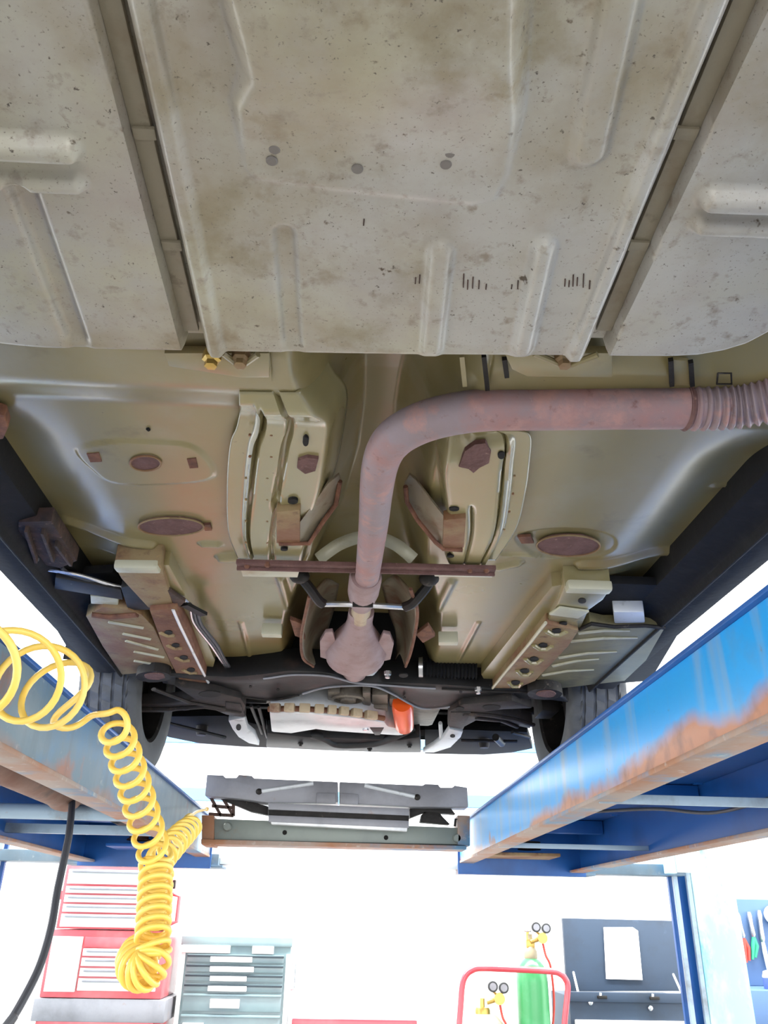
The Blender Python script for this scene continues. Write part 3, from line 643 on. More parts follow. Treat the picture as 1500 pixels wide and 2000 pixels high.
for u, v in ((934, 1349), (757, 1318), (662, 1384)):
    MB().lathe([(.010, .01), (.010, 0), (.007, -.002), (.007, -.009), (.003, -.010)], PZ(u, v, .608), 'z', 6).build('bolt', 'chrome', subframe)
# steering rack
def boot(u0, u1, v, z=.665, r=.026):
    A, B = PZ(u0, v, z), PZ(u1, v+(u1-u0)*.02, z); m_ = 60
    return MB().tube([A.lerp(B, i/m_) for i in range(m_+1)], [r+.004*math.cos(2*math.pi*i/4) for i in range(m_+1)], 14)
rk = MB().tube([PZ(400, 1302, .68), PZ(1000, 1314, .68)], .020, 14).build('steering_rack', 'blackrub', car)
boot(482, 560, 1298, .668).build('rack_boot', 'blackrub', rk); boot(826, 930, 1306, .668).build('rack_boot', 'blackrub', rk)
for u, v in ((541, 1296), (822, 1303)):
    MB().tube([PZ(u-4, v, .665), PZ(u+4, v, .665)], .031, 16).build('boot_clamp', 'chrome', rk)
# black engine-bay backing: bulkhead, under-bonnet box and inner wings
MB().box((CX-.70, 2.40, H+.70), (CX+.70, 2.43, H+1.20)).build('bulkhead', 'black', car)
eng = MB().box((CX-.30, 2.62, H+.66), (CX+.30, 3.10, H+1.05)); eng.box((CX-.52, 2.70, H+.70), (CX-.30, 3.0, H+.98)); eng.box((CX+.30, 2.72, H+.70), (CX+.50, 3.0, H+.95))
engine = eng.build('engine_block', 'engine', car, bevel=.02); engine['label'] = 'greasy engine block above the sump'
# visible engine pieces: pulley boss, casing lumps
pb = PZ(680, 1366, .62)
MB().lathe([(.052, .03), (.052, 0), (.044, -.004), (.040, .004), (.026, .004), (.024, -.008), (.008, -.010)], pb, 'z', 28).build('drain_boss', 'engine', engine)
for (u0, v0, u1, v1, z, h) in ((640, 1352, 664, 1376, .625, .05), (708, 1354, 724, 1384, .622, .05), (726, 1358, 758, 1380, .628, .05), (606, 1366, 640, 1380, .63, .05), (700, 1384, 758, 1392, .615, .04), (760, 1366, 778, 1380, .63, .04)):
    MB().prism([PZ(u0, v0, z), PZ(u1, v0, z), PZ(u1, v1, z), PZ(u0, v1, z)], (0, 0, h)).build('casing_lump', 'engine', engine, bevel=.006)
# sump with its stained flange
op = pxprism('oil_pan', ((526, 1394), (600, 1395), (700, 1404), (752, 1412), (758, 1420), (778, 1424), (790, 1436), (778, 1437), (700, 1432), (640, 1428), (618, 1425), (570, 1433), (530, 1430)), .575, .09, 'alu', car, .008, 40)
op['label'] = 'bright aluminium sump'
fl = spline([(524, 1390), (570, 1389), (620, 1391), (660, 1394), (700, 1400), (750, 1408)], 5)
for k in range(0, len(fl)-3, 3):
    a, b = fl[k], fl[k+3]; q = .15
    MB().bar(PZ(*(a*(1-q)+b*q-np.array((0, 7))), .585), PZ(*(a*q+b*(1-q)-np.array((0, 7))), .585), .022, .026, up=(0, 0, 1)).build('sump_flange_tab', 'gasket', op, bevel=.004)
MB().tube([PZ(p[0], p[1]-5, .588) for p in fl], .009, 8).build('sump_gasket', 'rustred', op)
MB().prism([PZ(u, v, .573) for u, v in ((722, 1422), (750, 1422), (742, 1436), (732, 1436))], (0, 0, .01)).build('sump_badge', 'subf', op, bevel=.002)
MB().lathe([(.010, .006), (.010, -.004), (.004, -.006)], PZ(714, 1424, .574), 'z', 6).build('drain_plug', 'chrome', op)
# orange oil filter
fa = PZ(786, 1378, .615); fb = PZ(790, 1417, .585); ax = (fb-fa).normalized()
flt = MB().tube([fa-ax*.02, fa, fa+ax*.02, fa.lerp(fb, .6), fb, fb+ax*.006, fb+ax*.010], [.030, .034, .034, .033, .031, .028, .018], 24).build('oil_filter', 'orange', car)
flt['label'] = 'orange oil filter beside the sump'
MB().tube([fb+ax*.004, fb+ax*.013], .022, 20).build('filter_cap', 'whitemetal', flt)
# control arms
def arm(pts, z, m, lab, holes):
    o = pxprism('control_arm', pts, z, .035, m, car, .006)
    o['label'] = lab
    for (u, v, ru, rv) in holes: disc(u, v, ru, rv, z-.002, 'arm_hole', 'hole', o, .004, .05, 14)
    return o
aL = arm(((340, 1340), (420, 1352), (470, 1364), (480, 1380), (476, 1400), (440, 1396), (400, 1380), (330, 1392), (262, 1392), (262, 1376), (330, 1374), (380, 1366)), .60, 'arm', 'greasy left control arm', ((410, 1356, 22, 6), (360, 1384, 14, 4), (435, 1386, 12, 5)))
aR = arm(((876, 1390), (905, 1376), (960, 1372), (1000, 1368), (1040, 1384), (985, 1386), (950, 1390), (1010, 1400), (1040, 1412), (1036, 1424), (980, 1412), (930, 1408), (900, 1424), (874, 1418)), .60, 'arm', 'greasy right control arm', ((898, 1385, 9, 4), (960, 1382, 18, 5), (900, 1401, 7, 3)))
for o, path_, r in ((aL, ((262, 1384), (330, 1385), (400, 1380), (470, 1390)), .012), (aR, ((905, 1394), (950, 1396), (1000, 1404), (1040, 1416)), .012),
                    (aL, ((300, 1346), (370, 1372), (440, 1384)), .009), (aR, ((930, 1402), (980, 1408), (1010, 1420)), .009)):
    MB().tube([PZ(*p, .597) for p in path_], r, 8, True, .6).build('arm_rib', 'arm', o)
for o, u, v in ((aL, 300, 1322), (aR, 1064, 1356)):                   # big rear bushings
    b_ = disc(u, v, 34, 11, .607, 'bushing', 'dark', o, .05, .03, 24); disc(u+2, v, 20, 6, .604, 'bushing_core', 'rustpurple', b_, .006, .1, 16)
# bright links running forward
def link(pts, z, lab):
    o = pxprism('tie_bracket', pts, z, .02, 'whitemetal', car, .003); o['label'] = lab; return o
lkL = link(((446, 1408), (478, 1402), (484, 1424), (498, 1436), (506, 1456), (486, 1452), (466, 1440), (454, 1424)), .592, 'bright bracket forward of the left arm')
lkR = link(((878, 1424), (904, 1430), (900, 1440), (880, 1460), (848, 1470), (826, 1470), (846, 1458), (866, 1442)), .592, 'bright bracket forward of the right arm')
disc(466, 1421, 5, 6, .590, 'link_hole', 'hole', lkL, .003, 0, 12); disc(884, 1438, 5, 3, .590, 'link_hole', 'hole', lkR, .003, 0, 12)
MB().tube([PZ(860, 1412, .63), PZ(862, 1445, .60)], .007, 8).build('link_rod', 'whitemetal', lkR)
# stamped struts from arm to sub-frame
for pts in (((440, 1372), (470, 1376), (480, 1402), (440, 1396)), ((880, 1392), (920, 1392), (905, 1425), (876, 1420))):
    pxprism('arm_gusset', pts, .596, .03, 'dark', car, .004)
# front lower cross member, radiator hose, splash panels
fc = pxprism('front_cross_member', ((522, 1432), (600, 1440), (780, 1446), (820, 1440), (822, 1470), (760, 1470), (640, 1466), (520, 1460)), .60, .05, 'subf', car, .006)
fc['label'] = 'dark front cross member below the radiator'
for u, v in ((587, 1452), (722, 1462), (800, 1455)):
    MB().lathe([(.010, .006), (.010, -.003), (.006, -.005), (.006, -.010)], PZ(u, v, .598), 'z', 6).build('bolt', 'dark', fc)
MB().tube([Vector(p) for p in spline([tuple(PZ(*p)) for p in ((560, 1428, .64), (620, 1436, .61), (655, 1452, .60), (700, 1453, .598), (740, 1449, .60), (770, 1438, .61), (810, 1420, .64))], 8)], .016, 12).build('radiator_hose', 'blackrub', car)
spL = pxprism('splash_panel', ((300, 1400), (440, 1398), (520, 1420), (522, 1460), (470, 1458), (390, 1452), (330, 1440), (305, 1430)), .66, .03, 'blackdeep', car)
spR = pxprism('splash_panel', ((830, 1425), (900, 1425), (1030, 1430), (1040, 1462), (1000, 1470), (945, 1474), (830, 1472)), .66, .03, 'blackdeep', car)
for u, v in ((395, 1430), (945, 1455)):
    A = PZ(u, v-12, .66); MB().lathe([(.022, .04), (.022, -.02), (.018, -.035), (.006, -.036)], A, 'z', 14).build('damper_stub', 'arm', car)
for (a, b) in (((490, 1378), (512, 1432)), ((505, 1380), (522, 1440)), ((300, 1405), (440, 1440)), ((900, 1446), (1010, 1448)), ((1000, 1430), (1035, 1440))):
    MB().tube([PZ(*a, .63), PZ(*b, .63)], .006, 8).build('bracing_rod', 'subf', car)
MB().tube([PZ(968, 1440, .63), PZ(980, 1452, .625)], .014, 12).build('damper_bush', 'subf', car)
# drive shafts
for a, b in (((262, 1362, .70), (520, 1366, .70)), ((840, 1372, .70), (1090, 1392, .70))):
    MB().tube([PZ(*a), PZ(*b)], .014, 12).build('drive_shaft', 'dark', car)

# ---------------------------------------------------------------- wheels
def wheel(cx, side, cy=2.765, ry=.305, wd=.185):
    zc = H+ZRUN+ry
    n = 120; hw = wd/2
    prof = [(.20, -hw+.012), (.235, -hw+.002), (.270, -hw), (.288, -hw+.006), (.299, -hw+.016), (.3035, -hw+.030)]
    for gx in (-.052, -.018, .018, .052):
        prof += [(.305, gx-.0052), (.2975, gx-.0036), (.2975, gx+.0036), (.305, gx+.0052)]
    prof += [(.3035, hw-.030), (.299, hw-.016), (.288, hw-.006), (.270, hw), (.235, hw-.002), (.20, hw-.012)]
    mb = MB(); vs = []
    for j, (r, h) in enumerate(prof):
        for k in range(n):
            a = 2*math.pi*k/n; rr_ = r
            if .2985 < r and (k % 3 == (1 if abs(h) > .03 else 0)): rr_ = r-.006
            a += h*1.2 if abs(h) < .06 else 0
            vs.append((cx+h, cy+rr_*math.cos(a), zc+rr_*math.sin(a)))
    m_ = len(prof)
    mb.add(vs, [(i*n+k, i*n+(k+1) % n, (i+1)*n+(k+1) % n, (i+1)*n+k) for i in range(m_-1) for k in range(n)])
    ry_ = MB().lathe([(.20, -hw+.012), (.190, -hw+.02), (.182, -.02), (.182, .02*1), (.190, hw-.02), (.20, hw-.012)], (cx, cy, zc), 'x', 40, False)
    s_ = side
    ry_.lathe([(.184, s_*.050), (.15, s_*.055), (.06, s_*.062), (.055, s_*.070), (.01, s_*.070)], (cx, cy, zc), 'x', 40, False)
    w_ = ry_.build('wheel', 'dark', car); w_['label'] = 'front wheel on the %s runway' % ('right' if side > 0 else 'left')
    mb.build('tyre', 'rubber', w_, smooth=25)
    MB().lathe([(.13, -s_*.005), (.13, s_*.016), (.05, s_*.018), (.05, -s_*.03), (.01, -s_*.03)], (cx, cy, zc), 'x', 36).build('brake_disc', 'dark', w_)
    return w_
wR = wheel(.797, 1); wL = wheel(-.707, -1)
for s_, c_ in ((1, .797), (-1, -.707)):                               # hub carriers, struts, wheel arches
    MB().prism([(c_-s_*x, y, H+z) for x, y, z in ((.13, 2.70, .64), (.13, 2.83, .64), (.13, 2.82, .82), (.13, 2.72, .82))], (s_*.06, 0, 0)).build('hub_carrier', 'dark', car, bevel=.01)
    MB().tube([(c_-s_*.16, 2.76, H+.75), (c_-s_*.20, 2.78, H+1.15)], .03, 14).build('strut', 'black', car)
    arch = []
    for k in range(25):
        a = math.pi*(-.02+1.04*k/24); arch.append((2.765+.36*math.cos(a), H+.70+.36*math.sin(a)))
    X_ = np.array([[c_-s_*(.19-.31*t)]*25 for t in np.linspace(0, 1, 6)]); Y_ = np.array([[p[0] for p in arch]]*6); Z_ = np.array([[p[1] for p in arch]]*6)
    MB().grid(X_, Y_, Z_).build('wheel_arch_liner', 'black', car, smooth=60)

# ---------------------------------------------------------------- body shell above the floor
yy = np.concatenate([np.linspace(-1.25, 3.62, 120)])
roofz = np.interp(yy, [-1.25, -1.2, -1.0, -.55, -.2, .3, 1.0, 1.45, 2.15, 2.3, 3.0, 3.45, 3.58, 3.62], [.95, 1.06, 1.16, 1.30, 1.62, 1.76, 1.78, 1.72, 1.30, 1.26, 1.20, 1.10, .98, .85])
low = np.full_like(yy, .715)
for cy in (2.765, .16):
    low = np.maximum(low, np.where(np.abs(yy-cy) < .38, .69+np.sqrt(np.maximum(.38**2-(yy-cy)**2, 0)), 0))
low = np.maximum(low, np.interp(yy, [2.9, 3.2, 3.62], [.0, .66, .70]))
half = np.interp(yy, [-1.25, -1.0, -.5, 2.6, 3.2, 3.5, 3.62], [.66, .78, .845, .845, .80, .70, .58])
X_, Y_, Z_ = [], [], []
for k in range(len(yy)):
    h_, r_, l_ = half[k], roofz[k], low[k]; belt = min(1.22, r_-.06); l_ = min(l_, r_-.08)
    belt = max(belt, l_+.02)
    sec = [(-h_+.09, l_), (-h_+.015, l_+(belt-l_)*.3), (-h_, l_+(belt-l_)*.7), (-h_+.03, belt), (-h_*.72-.02, r_-.05 if r_-.05 > belt else belt+.01), (-h_*.55, r_-.01), (0, r_+.01)]
    sec = sec+[(-x, z) for x, z in sec[-2::-1]]
    X_.append([CX+x for x, z in sec]); Y_.append([yy[k]]*len(sec)); Z_.append([H+z for x, z in sec])
shell = MB().grid(np.array(X_), np.array(Y_), np.array(Z_))
nc = len(X_[0]); shell.f.append(tuple(range(nc))); shell.f.append(tuple((len(yy)-1)*nc+k for k in range(nc)))
bs = shell.build('body_shell', 'carpaint', car, smooth=40); bs['label'] = 'dark body shell above the underbody'
bpts = spline([(-.80, 2.98), (-.79, 3.2), (-.70, 3.42), (-.45, 3.56), (0, 3.60), (.45, 3.56), (.70, 3.42), (.79, 3.2), (.80, 2.98)], 6)
X_ = np.array([[CX+p[0]*q for p in bpts] for q in (1.0, 1.0, .97, .93)]); Y_ = np.array([[p[1]-dy for p in bpts] for dy in (0, 0, .03, .07)])
Z_ = np.array([[H+z+(.04 if abs(p[0]) > .75 else 0) for p in bpts] for z in (.95, .76, .72, .735)])
MB().grid(X_, Y_, Z_).build('bumper', 'blackdeep', car, smooth=50)
MB().box((CX-.60, 3.20, H+.74), (CX+.60, 3.24, H+1.15)).build('radiator', 'black', car)

# ---------------------------------------------------------------- the four-post lift
def runway(sg, xin, xout, lab, mface):
    """Runway as a folded steel channel: tall inner plate with a bottom flange, deck, outer plate, cross bars."""
    y0, y1 = -1.3, 3.98; zb, zt = .255, .405
    root = empty('lift_runway', (sg*(xin+xout)/2, y1, H+zb), lab, 'lift runway')
    X = lambda x: sg*x
    MB().box((X(xin-.01), y0, H+zt-.008), (X(xout+.01), y1, H+zt)).build('deck', 'bluedark', root, bevel=.001)
    MB().box((X(xin), y0, H+zb), (X(xin+.012), y1, H+zt-.008)).build('inner_plate', mface, root, bevel=.002)
    MB().box((X(xin-.002), y0, H+zb-.010), (X(xin+.062), y1, H+zb)).build('inner_flange', 'rustflange', root, bevel=.002)
    MB().box((X(xout-.012), y0, H+zb-.03), (X(xout), y1, H+zt-.008)).build('outer_plate', 'bluedark', root, bevel=.002)
    MB().box((X(xout-.065), y0, H+zb-.040), (X(xout), y1, H+zb-.03)).build('outer_flange', 'rustflange', root, bevel=.002)
    return root
RW = runway(1, .560, 1.12, 'blue lift runway with rust patches under the right wheel', 'blue')
LW = runway(-1, .558, 1.12, 'greyed blue lift runway behind the yellow hose under the left wheel', 'blueold')
for (y, v, th) in ((1.86, 0, .020), (3.08, 0, .016)):
    MB().bar((.572, y, H+.252), (1.11, y, H+.252), .012, th).build('cross_bar', 'bar', RW, bevel=.002)
p = PY(0, 1582, 2.2)
MB().tube([(-.575, 2.49, H+.262), (-1.105, 2.486, H+.262)], .021, 16).build('cross_pipe', 'bar', LW)
MB().bar((-.562, 3.0, H+.262), (-1.11, 3.0, H+.262), .02, .03).build('cross_bar', 'bar', LW, bevel=.002)
# deck stiffeners in the shade of the channel
for R_, sg in ((RW, 1), (LW, -1)):
    for y in (-.4, .5, 1.4, 2.6, 3.6):
        MB().bar((sg*.575, y, H+.37), (sg*1.105, y, H+.37), .05, .05).build('deck_stiffener', 'bluedark', R_, bevel=.003)
# rusty hydraulic ram slung under the left runway
A = PX(-60, 1488, -.80); B = PX(140, 1556, -.72)
ra = Vector((-.76, .6, H+.285)); 
ram = MB().tube([(-.745, 1.0, H+.300), (-.745, 2.36, H+.300), (-.745, 2.37, H+.300), (-.745, 2.42, H+.300)], [.042, .042, .047, .045], 24).build('ram_cylinder', 'ram', LW)
ram['label'] = 'rusty brown hydraulic ram'
MB().tube([(-.745, 2.42, H+.300), (-.745, 3.2, H+.300)], .018, 14).build('ram_rod', 'dark', ram)
# cable guides, hoses inside the right channel
hz = [(.62, .3, .285), (.63, 1.1, .282), (.64, 1.7, .29), (.70, 2.3, .33), (.80, 2.8, .34)]
MB().tube([Vector((x, y, H+z)) for x, y, z in spline(hz, 8)], .010, 10).build('hydraulic_hose', 'hosedark', RW)
hz = [(.80, 2.75, .33), (.95, 2.55, .32), (1.05, 2.35, .29), (1.09, 2.0, .30)]
MB().tube([Vector((x, y, H+z)) for x, y, z in spline(hz, 8)], .005, 8).build('cable_loop', 'hosedark', RW)
for (u, v, y) in ((1202, 1584, 2.5), (1365, 1520, 2.2)):
    p = PX(u, v, 1.10); MB().lathe([(.020, -.02), (.020, .006), (.012, .008), (.012, -.012)], p, 'x', 16).build('cable_pulley', 'bluedark', RW)
# sheaves and cables at the front end of each runway
for R_, sg in ((RW, 1), (LW, -1)):
    for x in (.70, .84):
        MB().lathe([(.05, -.016), (.05, -.012), (.040, -.006), (.040, .006), (.05, .012), (.05, .016)], (sg*x, 3.80, H+.31), 'z', 24).build('sheave', 'rust' if sg < 0 else 'dark', R_)
    MB().box((sg*.62, 3.70, H+.262), (sg*.95, 3.90, H+.275)).build('sheave_plate', 'rustolive' if sg > 0 else 'bluedark', R_, bevel=.002)
    MB().box((sg*.55, 3.97, H+.20), (sg*1.13, 3.985, H+.405)).build('end_plate', 'bluedark', R_, bevel=.002)
    MB().tube([(sg*.74, -1.0, H+.33), (sg*.74, 3.78, H+.33)], .005, 8).build('lift_cable', 'chrome', R_)
# front cross beam and posts
XPR, XPL = 1.634, -1.57
beam = empty('lift_cross_beam', (0, 4.08, H+.17), 'long grey-blue cross beam under the runway ends', 'cross beam')
MB().box((XPL-.02, 4.00, H+.215), (-.52, 4.14, H+.262)).build('beam_web', 'blueold', beam, bevel=.003)
MB().box((.56, 4.00, H+.215), (1.60, 4.14, H+.262)).build('beam_web', 'blueold', beam, bevel=.003)
MB().box((-.52, 4.04, H+.222), (.56, 4.14, H+.250)).build('beam_tie', 'white', beam, bevel=.003)
MB().box((.56, 3.99, H+.206), (1.18, 4.15, H+.215)).build('beam_flange', 'blueold', beam, bevel=.001)
MB().box((-1.2, 3.99, H+.206), (-.50, 4.15, H+.215)).build('beam_flange', 'blueold', beam, bevel=.001)
for x in (1.44, 1.02):
    pass
ca = MB().box((1.50, 3.96, H+.222), (1.545, 4.14, H+.345)).build('carriage', 'bluepost', beam, bevel=.004)
MB().box((1.545, 3.95, H+.228), (1.63, 4.02, H+.335)).build('carriage_block', 'white', ca, bevel=.008)
MB().lathe([(.030, .0), (.030, -.010), (.022, -.013), (.005, -.013)], (1.588, 3.95, H+.285), 'y', 20).build('carriage_cap', 'white', ca)
def post(x0, sg, lab):
    root = empty('lift_post', (x0+sg*.1, 4.12, 0), lab, 'lift post')
    z1 = H+1.05
    MB().box((x0, 4.03, .012), (x0+sg*.20, 4.24, z1)).build('post_tube', 'bluepost', root, bevel=.012)
    MB().box((x0-sg*.082, 4.035, .012), (x0-sg*.062, 4.055, z1)).build('guide_flange', 'bar', root, bevel=.002)
    MB().box((x0-sg*.020, 4.035, .012), (x0, 4.055, z1)).build('guide_flange', 'bar', root, bevel=.002)
    MB().box((x0-sg*.082, 4.10, .012), (x0, 4.12, z1)).build('guide_web', 'bluedark', root)
    MB().box((x0-.14, 3.98, 0), (x0+sg*.2+.08, 4.30, .014)).build('base_plate', 'bluedark', root, bevel=.003)
    MB().box((x0, 4.03, z1), (x0+sg*.20, 4.24, z1+.012)).build('post_cap', 'bluedark', root, bevel=.003)
    return root
post(XPR, 1, 'tall bright blue lift post beside the open black toolbox')
post(XPL, -1, 'blue lift post at the left edge, behind the dark hanging hose')

# ---------------------------------------------------------------- rolling bridge jack between the runways
jack = empty('rolling_jack', (0, 3.5, H+.255), 'grey steel rolling bridge jack spanning between the two runways', 'jack')
def jq(u, v, y=3.5): return PY(u, v, y)
lb = MB().prism([jq(397, 1598), jq(910, 1617), jq(911, 1650), jq(397, 1640)], (0, .10, 0)).build('lower_beam', 'jackgreen', jack, bevel=.004)
MB().prism([jq(393, 1639, 3.47), jq(911, 1652, 3.47), jq(911, 1659, 3.47), jq(393, 1648, 3.47)], (0, .13, 0)).build('beam_lip', 'rustflange', lb, bevel=.001)
for u, v in ((444, 1615), (893, 1637)):
    MB().lathe([(.017, .01), (.017, -.006), (.013, -.010), (.003, -.010)], jq(u, v, 3.495), 'y', 20).build('pin_head', 'jackgreen', lb)
for u, v in ((556, 1626), (754, 1636)):
    MB().lathe([(.009, .004), (.009, -.002), (.001, -.002)], jq(u, v, 3.499), 'y', 14).build('bolt_hole', 'hole', lb)
for u in (406, 906):
    MB().prism([jq(u-12, 1592, 3.485), jq(u+12, 1593, 3.485), jq(u+12, 1652, 3.485), jq(u-12, 1650, 3.485)], (0, .12, 0)).build('end_bracket', 'rustflange', lb, bevel=.003)
ub = []
for pts in (((404, 1513), (436, 1514), (440, 1519), (462, 1519), (466, 1513), (492, 1515), (496, 1520), (660, 1527), (661, 1566), (640, 1569), (525, 1568), (470, 1560), (400, 1554)),
            ((663, 1527), (826, 1534), (830, 1531), (856, 1532), (860, 1538), (884, 1538), (888, 1534), (913, 1538), (915, 1576), (800, 1576), (663, 1569))):
    ub.append(MB().prism([jq(u, v, 3.44) for u, v in pts], (0, .11, 0)).build('lift_saddle', 'jack', jack, bevel=.004))
for k, (a, b, P_) in enumerate((((506, 1546), (612, 1530), ub[0]), ((712, 1534), (815, 1557), ub[1]))):
    MB().tube([jq(*a, 3.438), jq(*b, 3.438)], .008, 10).build('saddle_handle', 'whitemetal', P_)
    MB().ell(jq(*(a if k == 0 else b), 3.436), (.013, .010, .012)).build('handle_boss', 'dark', P_)
for (pts, P_) in ((((618, 1548), (656, 1549), (656, 1570), (618, 1569)), ub[0]), (((664, 1549), (700, 1551), (700, 1572), (664, 1570)), ub[1])):
    MB().prism([jq(u, v, 3.430) for u, v in pts], (0, .02, 0)).build('saddle_plate', 'jack', P_, bevel=.003)
for k, (v0, y) in enumerate(((1568, 3.42), (1580, 3.43), (1592, 3.42))):
    MB().prism([jq(524, v0, y), jq(799, v0+11, y), jq(799, v0+25, y), jq(524, v0+13, y)], (0, .02+.02*k, 0)).build('bellows_plate', 'jack' if k != 1 else 'dark', jack, bevel=.003)
MB().prism([jq(527, 1600, 3.425), jq(797, 1612, 3.425), jq(795, 1624, 3.425), jq(530, 1610, 3.425)], (0, .03, 0)).build('bellows_plate', 'alu', jack, bevel=.003)
for pts in (((404, 1554), (470, 1560), (524, 1575), (524, 1592), (490, 1585), (430, 1560)), ((800, 1577), (880, 1578), (890, 1590), (830, 1586), (800, 1598))):
    MB().prism([jq(u, v, 3.50) for u, v in pts], (0, .05, 0)).build('scissor_arm', 'dark', jack, bevel=.003)
for a, b in (((412, 1558), (432, 1594)), ((436, 1560), (456, 1594)), ((414, 1574), (456, 1578)), ((408, 1590), (456, 1593)), ((456, 1566), (456, 1594))):
    MB().bar(jq(*a, 3.52), jq(*b, 3.52), .012, .02, up=(0, 1, 0)).build('bracket_strut', 'rustdark', jack, bevel=.002)
hu = MB().prism([jq(u, v, 3.5) for u, v in ((820, 1605), (824, 1590), (838, 1583), (856, 1584), (866, 1596), (880, 1610))], (0, .06, 0)).build('pump_housing', 'dark', jack, bevel=.006)
MB().tube([jq(888, 1614, 3.5), jq(890, 1600, 3.5), jq(897, 1598, 3.5), jq(899, 1614, 3.5)], .005, 8).build('release_ring', 'dark', jack)

# ---------------------------------------------------------------- coiled yellow air hose
def coil(axis_pts, name, n_per=26):
    """axis_pts: (u, v, y, coil radius, turns so far)"""
    P = [a[1:] if a[0] == 'w' else tuple(PY(*a[:3]))+a[3:] for a in axis_pts]
    S = np.array(spline(P, 60)); L_ = S[:, 4]; N_ = int((L_[-1]-L_[0])*n_per)+len(axis_pts)*20
    wgt = np.concatenate([[0], np.cumsum(np.abs(np.diff(L_))*n_per+np.linalg.norm(np.diff(S[:, :3], axis=0), axis=1)/.02)])
    q = np.linspace(0, wgt[-1], int(wgt[-1])+1)
    C_ = np.stack([np.interp(q, wgt, S[:, k]) for k in range(5)], -1)
    pts = []; nrm = None
    # frame from a smoothed axis
    for i in range(len(C_)):
        a, b = C_[max(i-8, 0), :3], C_[min(i+8, len(C_)-1), :3]; t = Vector(b-a)
        t = t.normalized() if t.length > 1e-6 else Vector((0, 0, -1))
        if nrm is None: nrm = t.orthogonal().normalized()
        nrm = (nrm-t*nrm.dot(t)).normalized(); bi = t.cross(nrm); an = 2*math.pi*C_[i, 4]
        pts.append(Vector(C_[i, :3])+(nrm*math.cos(an)+bi*math.sin(an))*C_[i, 3])
    return MB().tube(pts, .0050, 8), pts
ax_ = [('w', -.540, .42, H+.300, .002, -.6), ('w', -.530, .55, H+.300, .004, -.5), (-150, 1270, .82, .050, 0), (-70, 1300, .95, .053, 1), (28, 1318, 1.10, .057, 2), (88, 1340, 1.20, .056, 3), (124, 1360, 1.25, .052, 4), (156, 1385, 1.26, .03, 4.6), (196, 1400, 1.25, .012, 4.8), (222, 1415, 1.27, .0225, 5.1)]
n0 = 5.1
for k in range(1, 10):
    t = k/9; ax_.append((222+82*t**.92, 1415+262*t, 1.27+.33*t, .0225+.004*t, n0+k))
n1 = n0+9
for k in range(1, 10):
    t = k/9; ax_.append((305-7*t, 1680+165*t, 1.60-.07*t, .0255, n1+k*.9))
n2 = n1+8.1
ax_ += [(298, 1868, 1.53, .027, n2+1.4), (292, 1886, 1.52, .028, n2+2.8), (281, 1894, 1.52, .029, n2+5.2), (269, 1889, 1.53, .029, n2+7.4), (264, 1874, 1.56, .027, n2+9.2), (274, 1858, 1.60, .026, n2+10.6), (298, 1840, 1.62, .025, n2+12)]
n3 = n2+12
for k in range(1, 9):
    t = k/8; ax_.append((298+14*t, 1850-170*t, 1.61+.10*t, .024, n3+k))
ax_ += [(328, 1660, 1.82, .025, n3+9.5), (346, 1640, 2.0, .026, n3+11.5), (362, 1624, 2.2, .027, n3+13.5), (374, 1612, 2.4, .024, n3+15), (368, 1596, 2.6, .010, n3+15.6), (382, 1586, 3.0, .001, n3+15.8), (404, 1580, 3.44, .001, n3+16)]
hb, hpts = coil(ax_, 'air_hose')
hose = empty('air_hose', hpts[0], 'coiled yellow air hose hanging in front of the left runway', 'air hose')
hb.build('hose', 'yellow', hose, smooth=60)
d0 = (hpts[-1]-hpts[-4]).normalized()
MB().tube([hpts[-1]-d0*.005, hpts[-1]+d0*.03, hpts[-1]+d0*.031, hpts[-1]+d0*.045], [.008, .008, .006, .006], 10).build('hose_fitting', 'brass', hose)
# dark hose hanging at the far left
hp_ = spline([(-.745, 2.40, H+.27)]+[tuple(PY(*p)) for p in ((140, 1560, 2.38), (136, 1620, 2.25), (128, 1665, 2.2), (112, 1740, 2.15), (100, 1810, 2.1), (80, 1880, 2.05), (52, 1940, 2.0), (10, 2010, 1.95), (-60, 2100, 1.9))]+[(-1.25, 1.75, .25), (-1.4, 1.5, .02), (-1.7, 1.2, .0095), (-2.3, .9, .0095)], 8)
tag(MB().tube([Vector(p) for p in hp_], .009, 10).build('air_line', 'hosedark'), 'dark grey hose hanging beside the red tool chest', 'hose')

# ---------------------------------------------------------------- along the front wall
YC = 4.75
def pz(v, u=500, y=YC): return PY(u, v, y).z
# red tool chest: lower cabinet, middle chest, open top till
x0, x1 = PY(88, 1880, YC).x, PY(322, 1880, YC).x
ch = empty('red_tool_chest', ((x0+x1)/2, YC+.2, 0), 'red tool chest with pale drawers behind the yellow coiled hose', 'tool chest')
dpt = .42
def chestbox(xa, xb, za, zb, m, name, d=dpt, bv=.006): return MB().box((xa, YC, za), (xb, YC+d, zb)).build(name, m, ch, bevel=bv)
zt, z1, z2 = pz(1690, 200), pz(1815, 200), pz(1826, 200)
z3 = pz(1950, 200)
xa, xb = PY(118, 1760, YC).x, PY(330, 1760, YC).x
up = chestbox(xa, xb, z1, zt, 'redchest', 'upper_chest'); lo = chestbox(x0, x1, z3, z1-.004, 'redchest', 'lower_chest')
def drawers(P_, xa, xb, rows, handle=True, m='palegrey', y=YC):  # pale fronts on the red chest: blown reflection put into the drawer colour
    for v0, v1 in rows:
        a, b = pz(v1, 200), pz(v0, 200)
        d = MB().box((xa, y-.014, a+.002), (xb, y+.01, b-.002)).build('drawer', m, P_, bevel=.003)
        if handle: MB().box((xa+.02, y-.024, b-.018), (xb-.02, y-.013, b-.008)).build('drawer_pull', 'jack', d, bevel=.002)
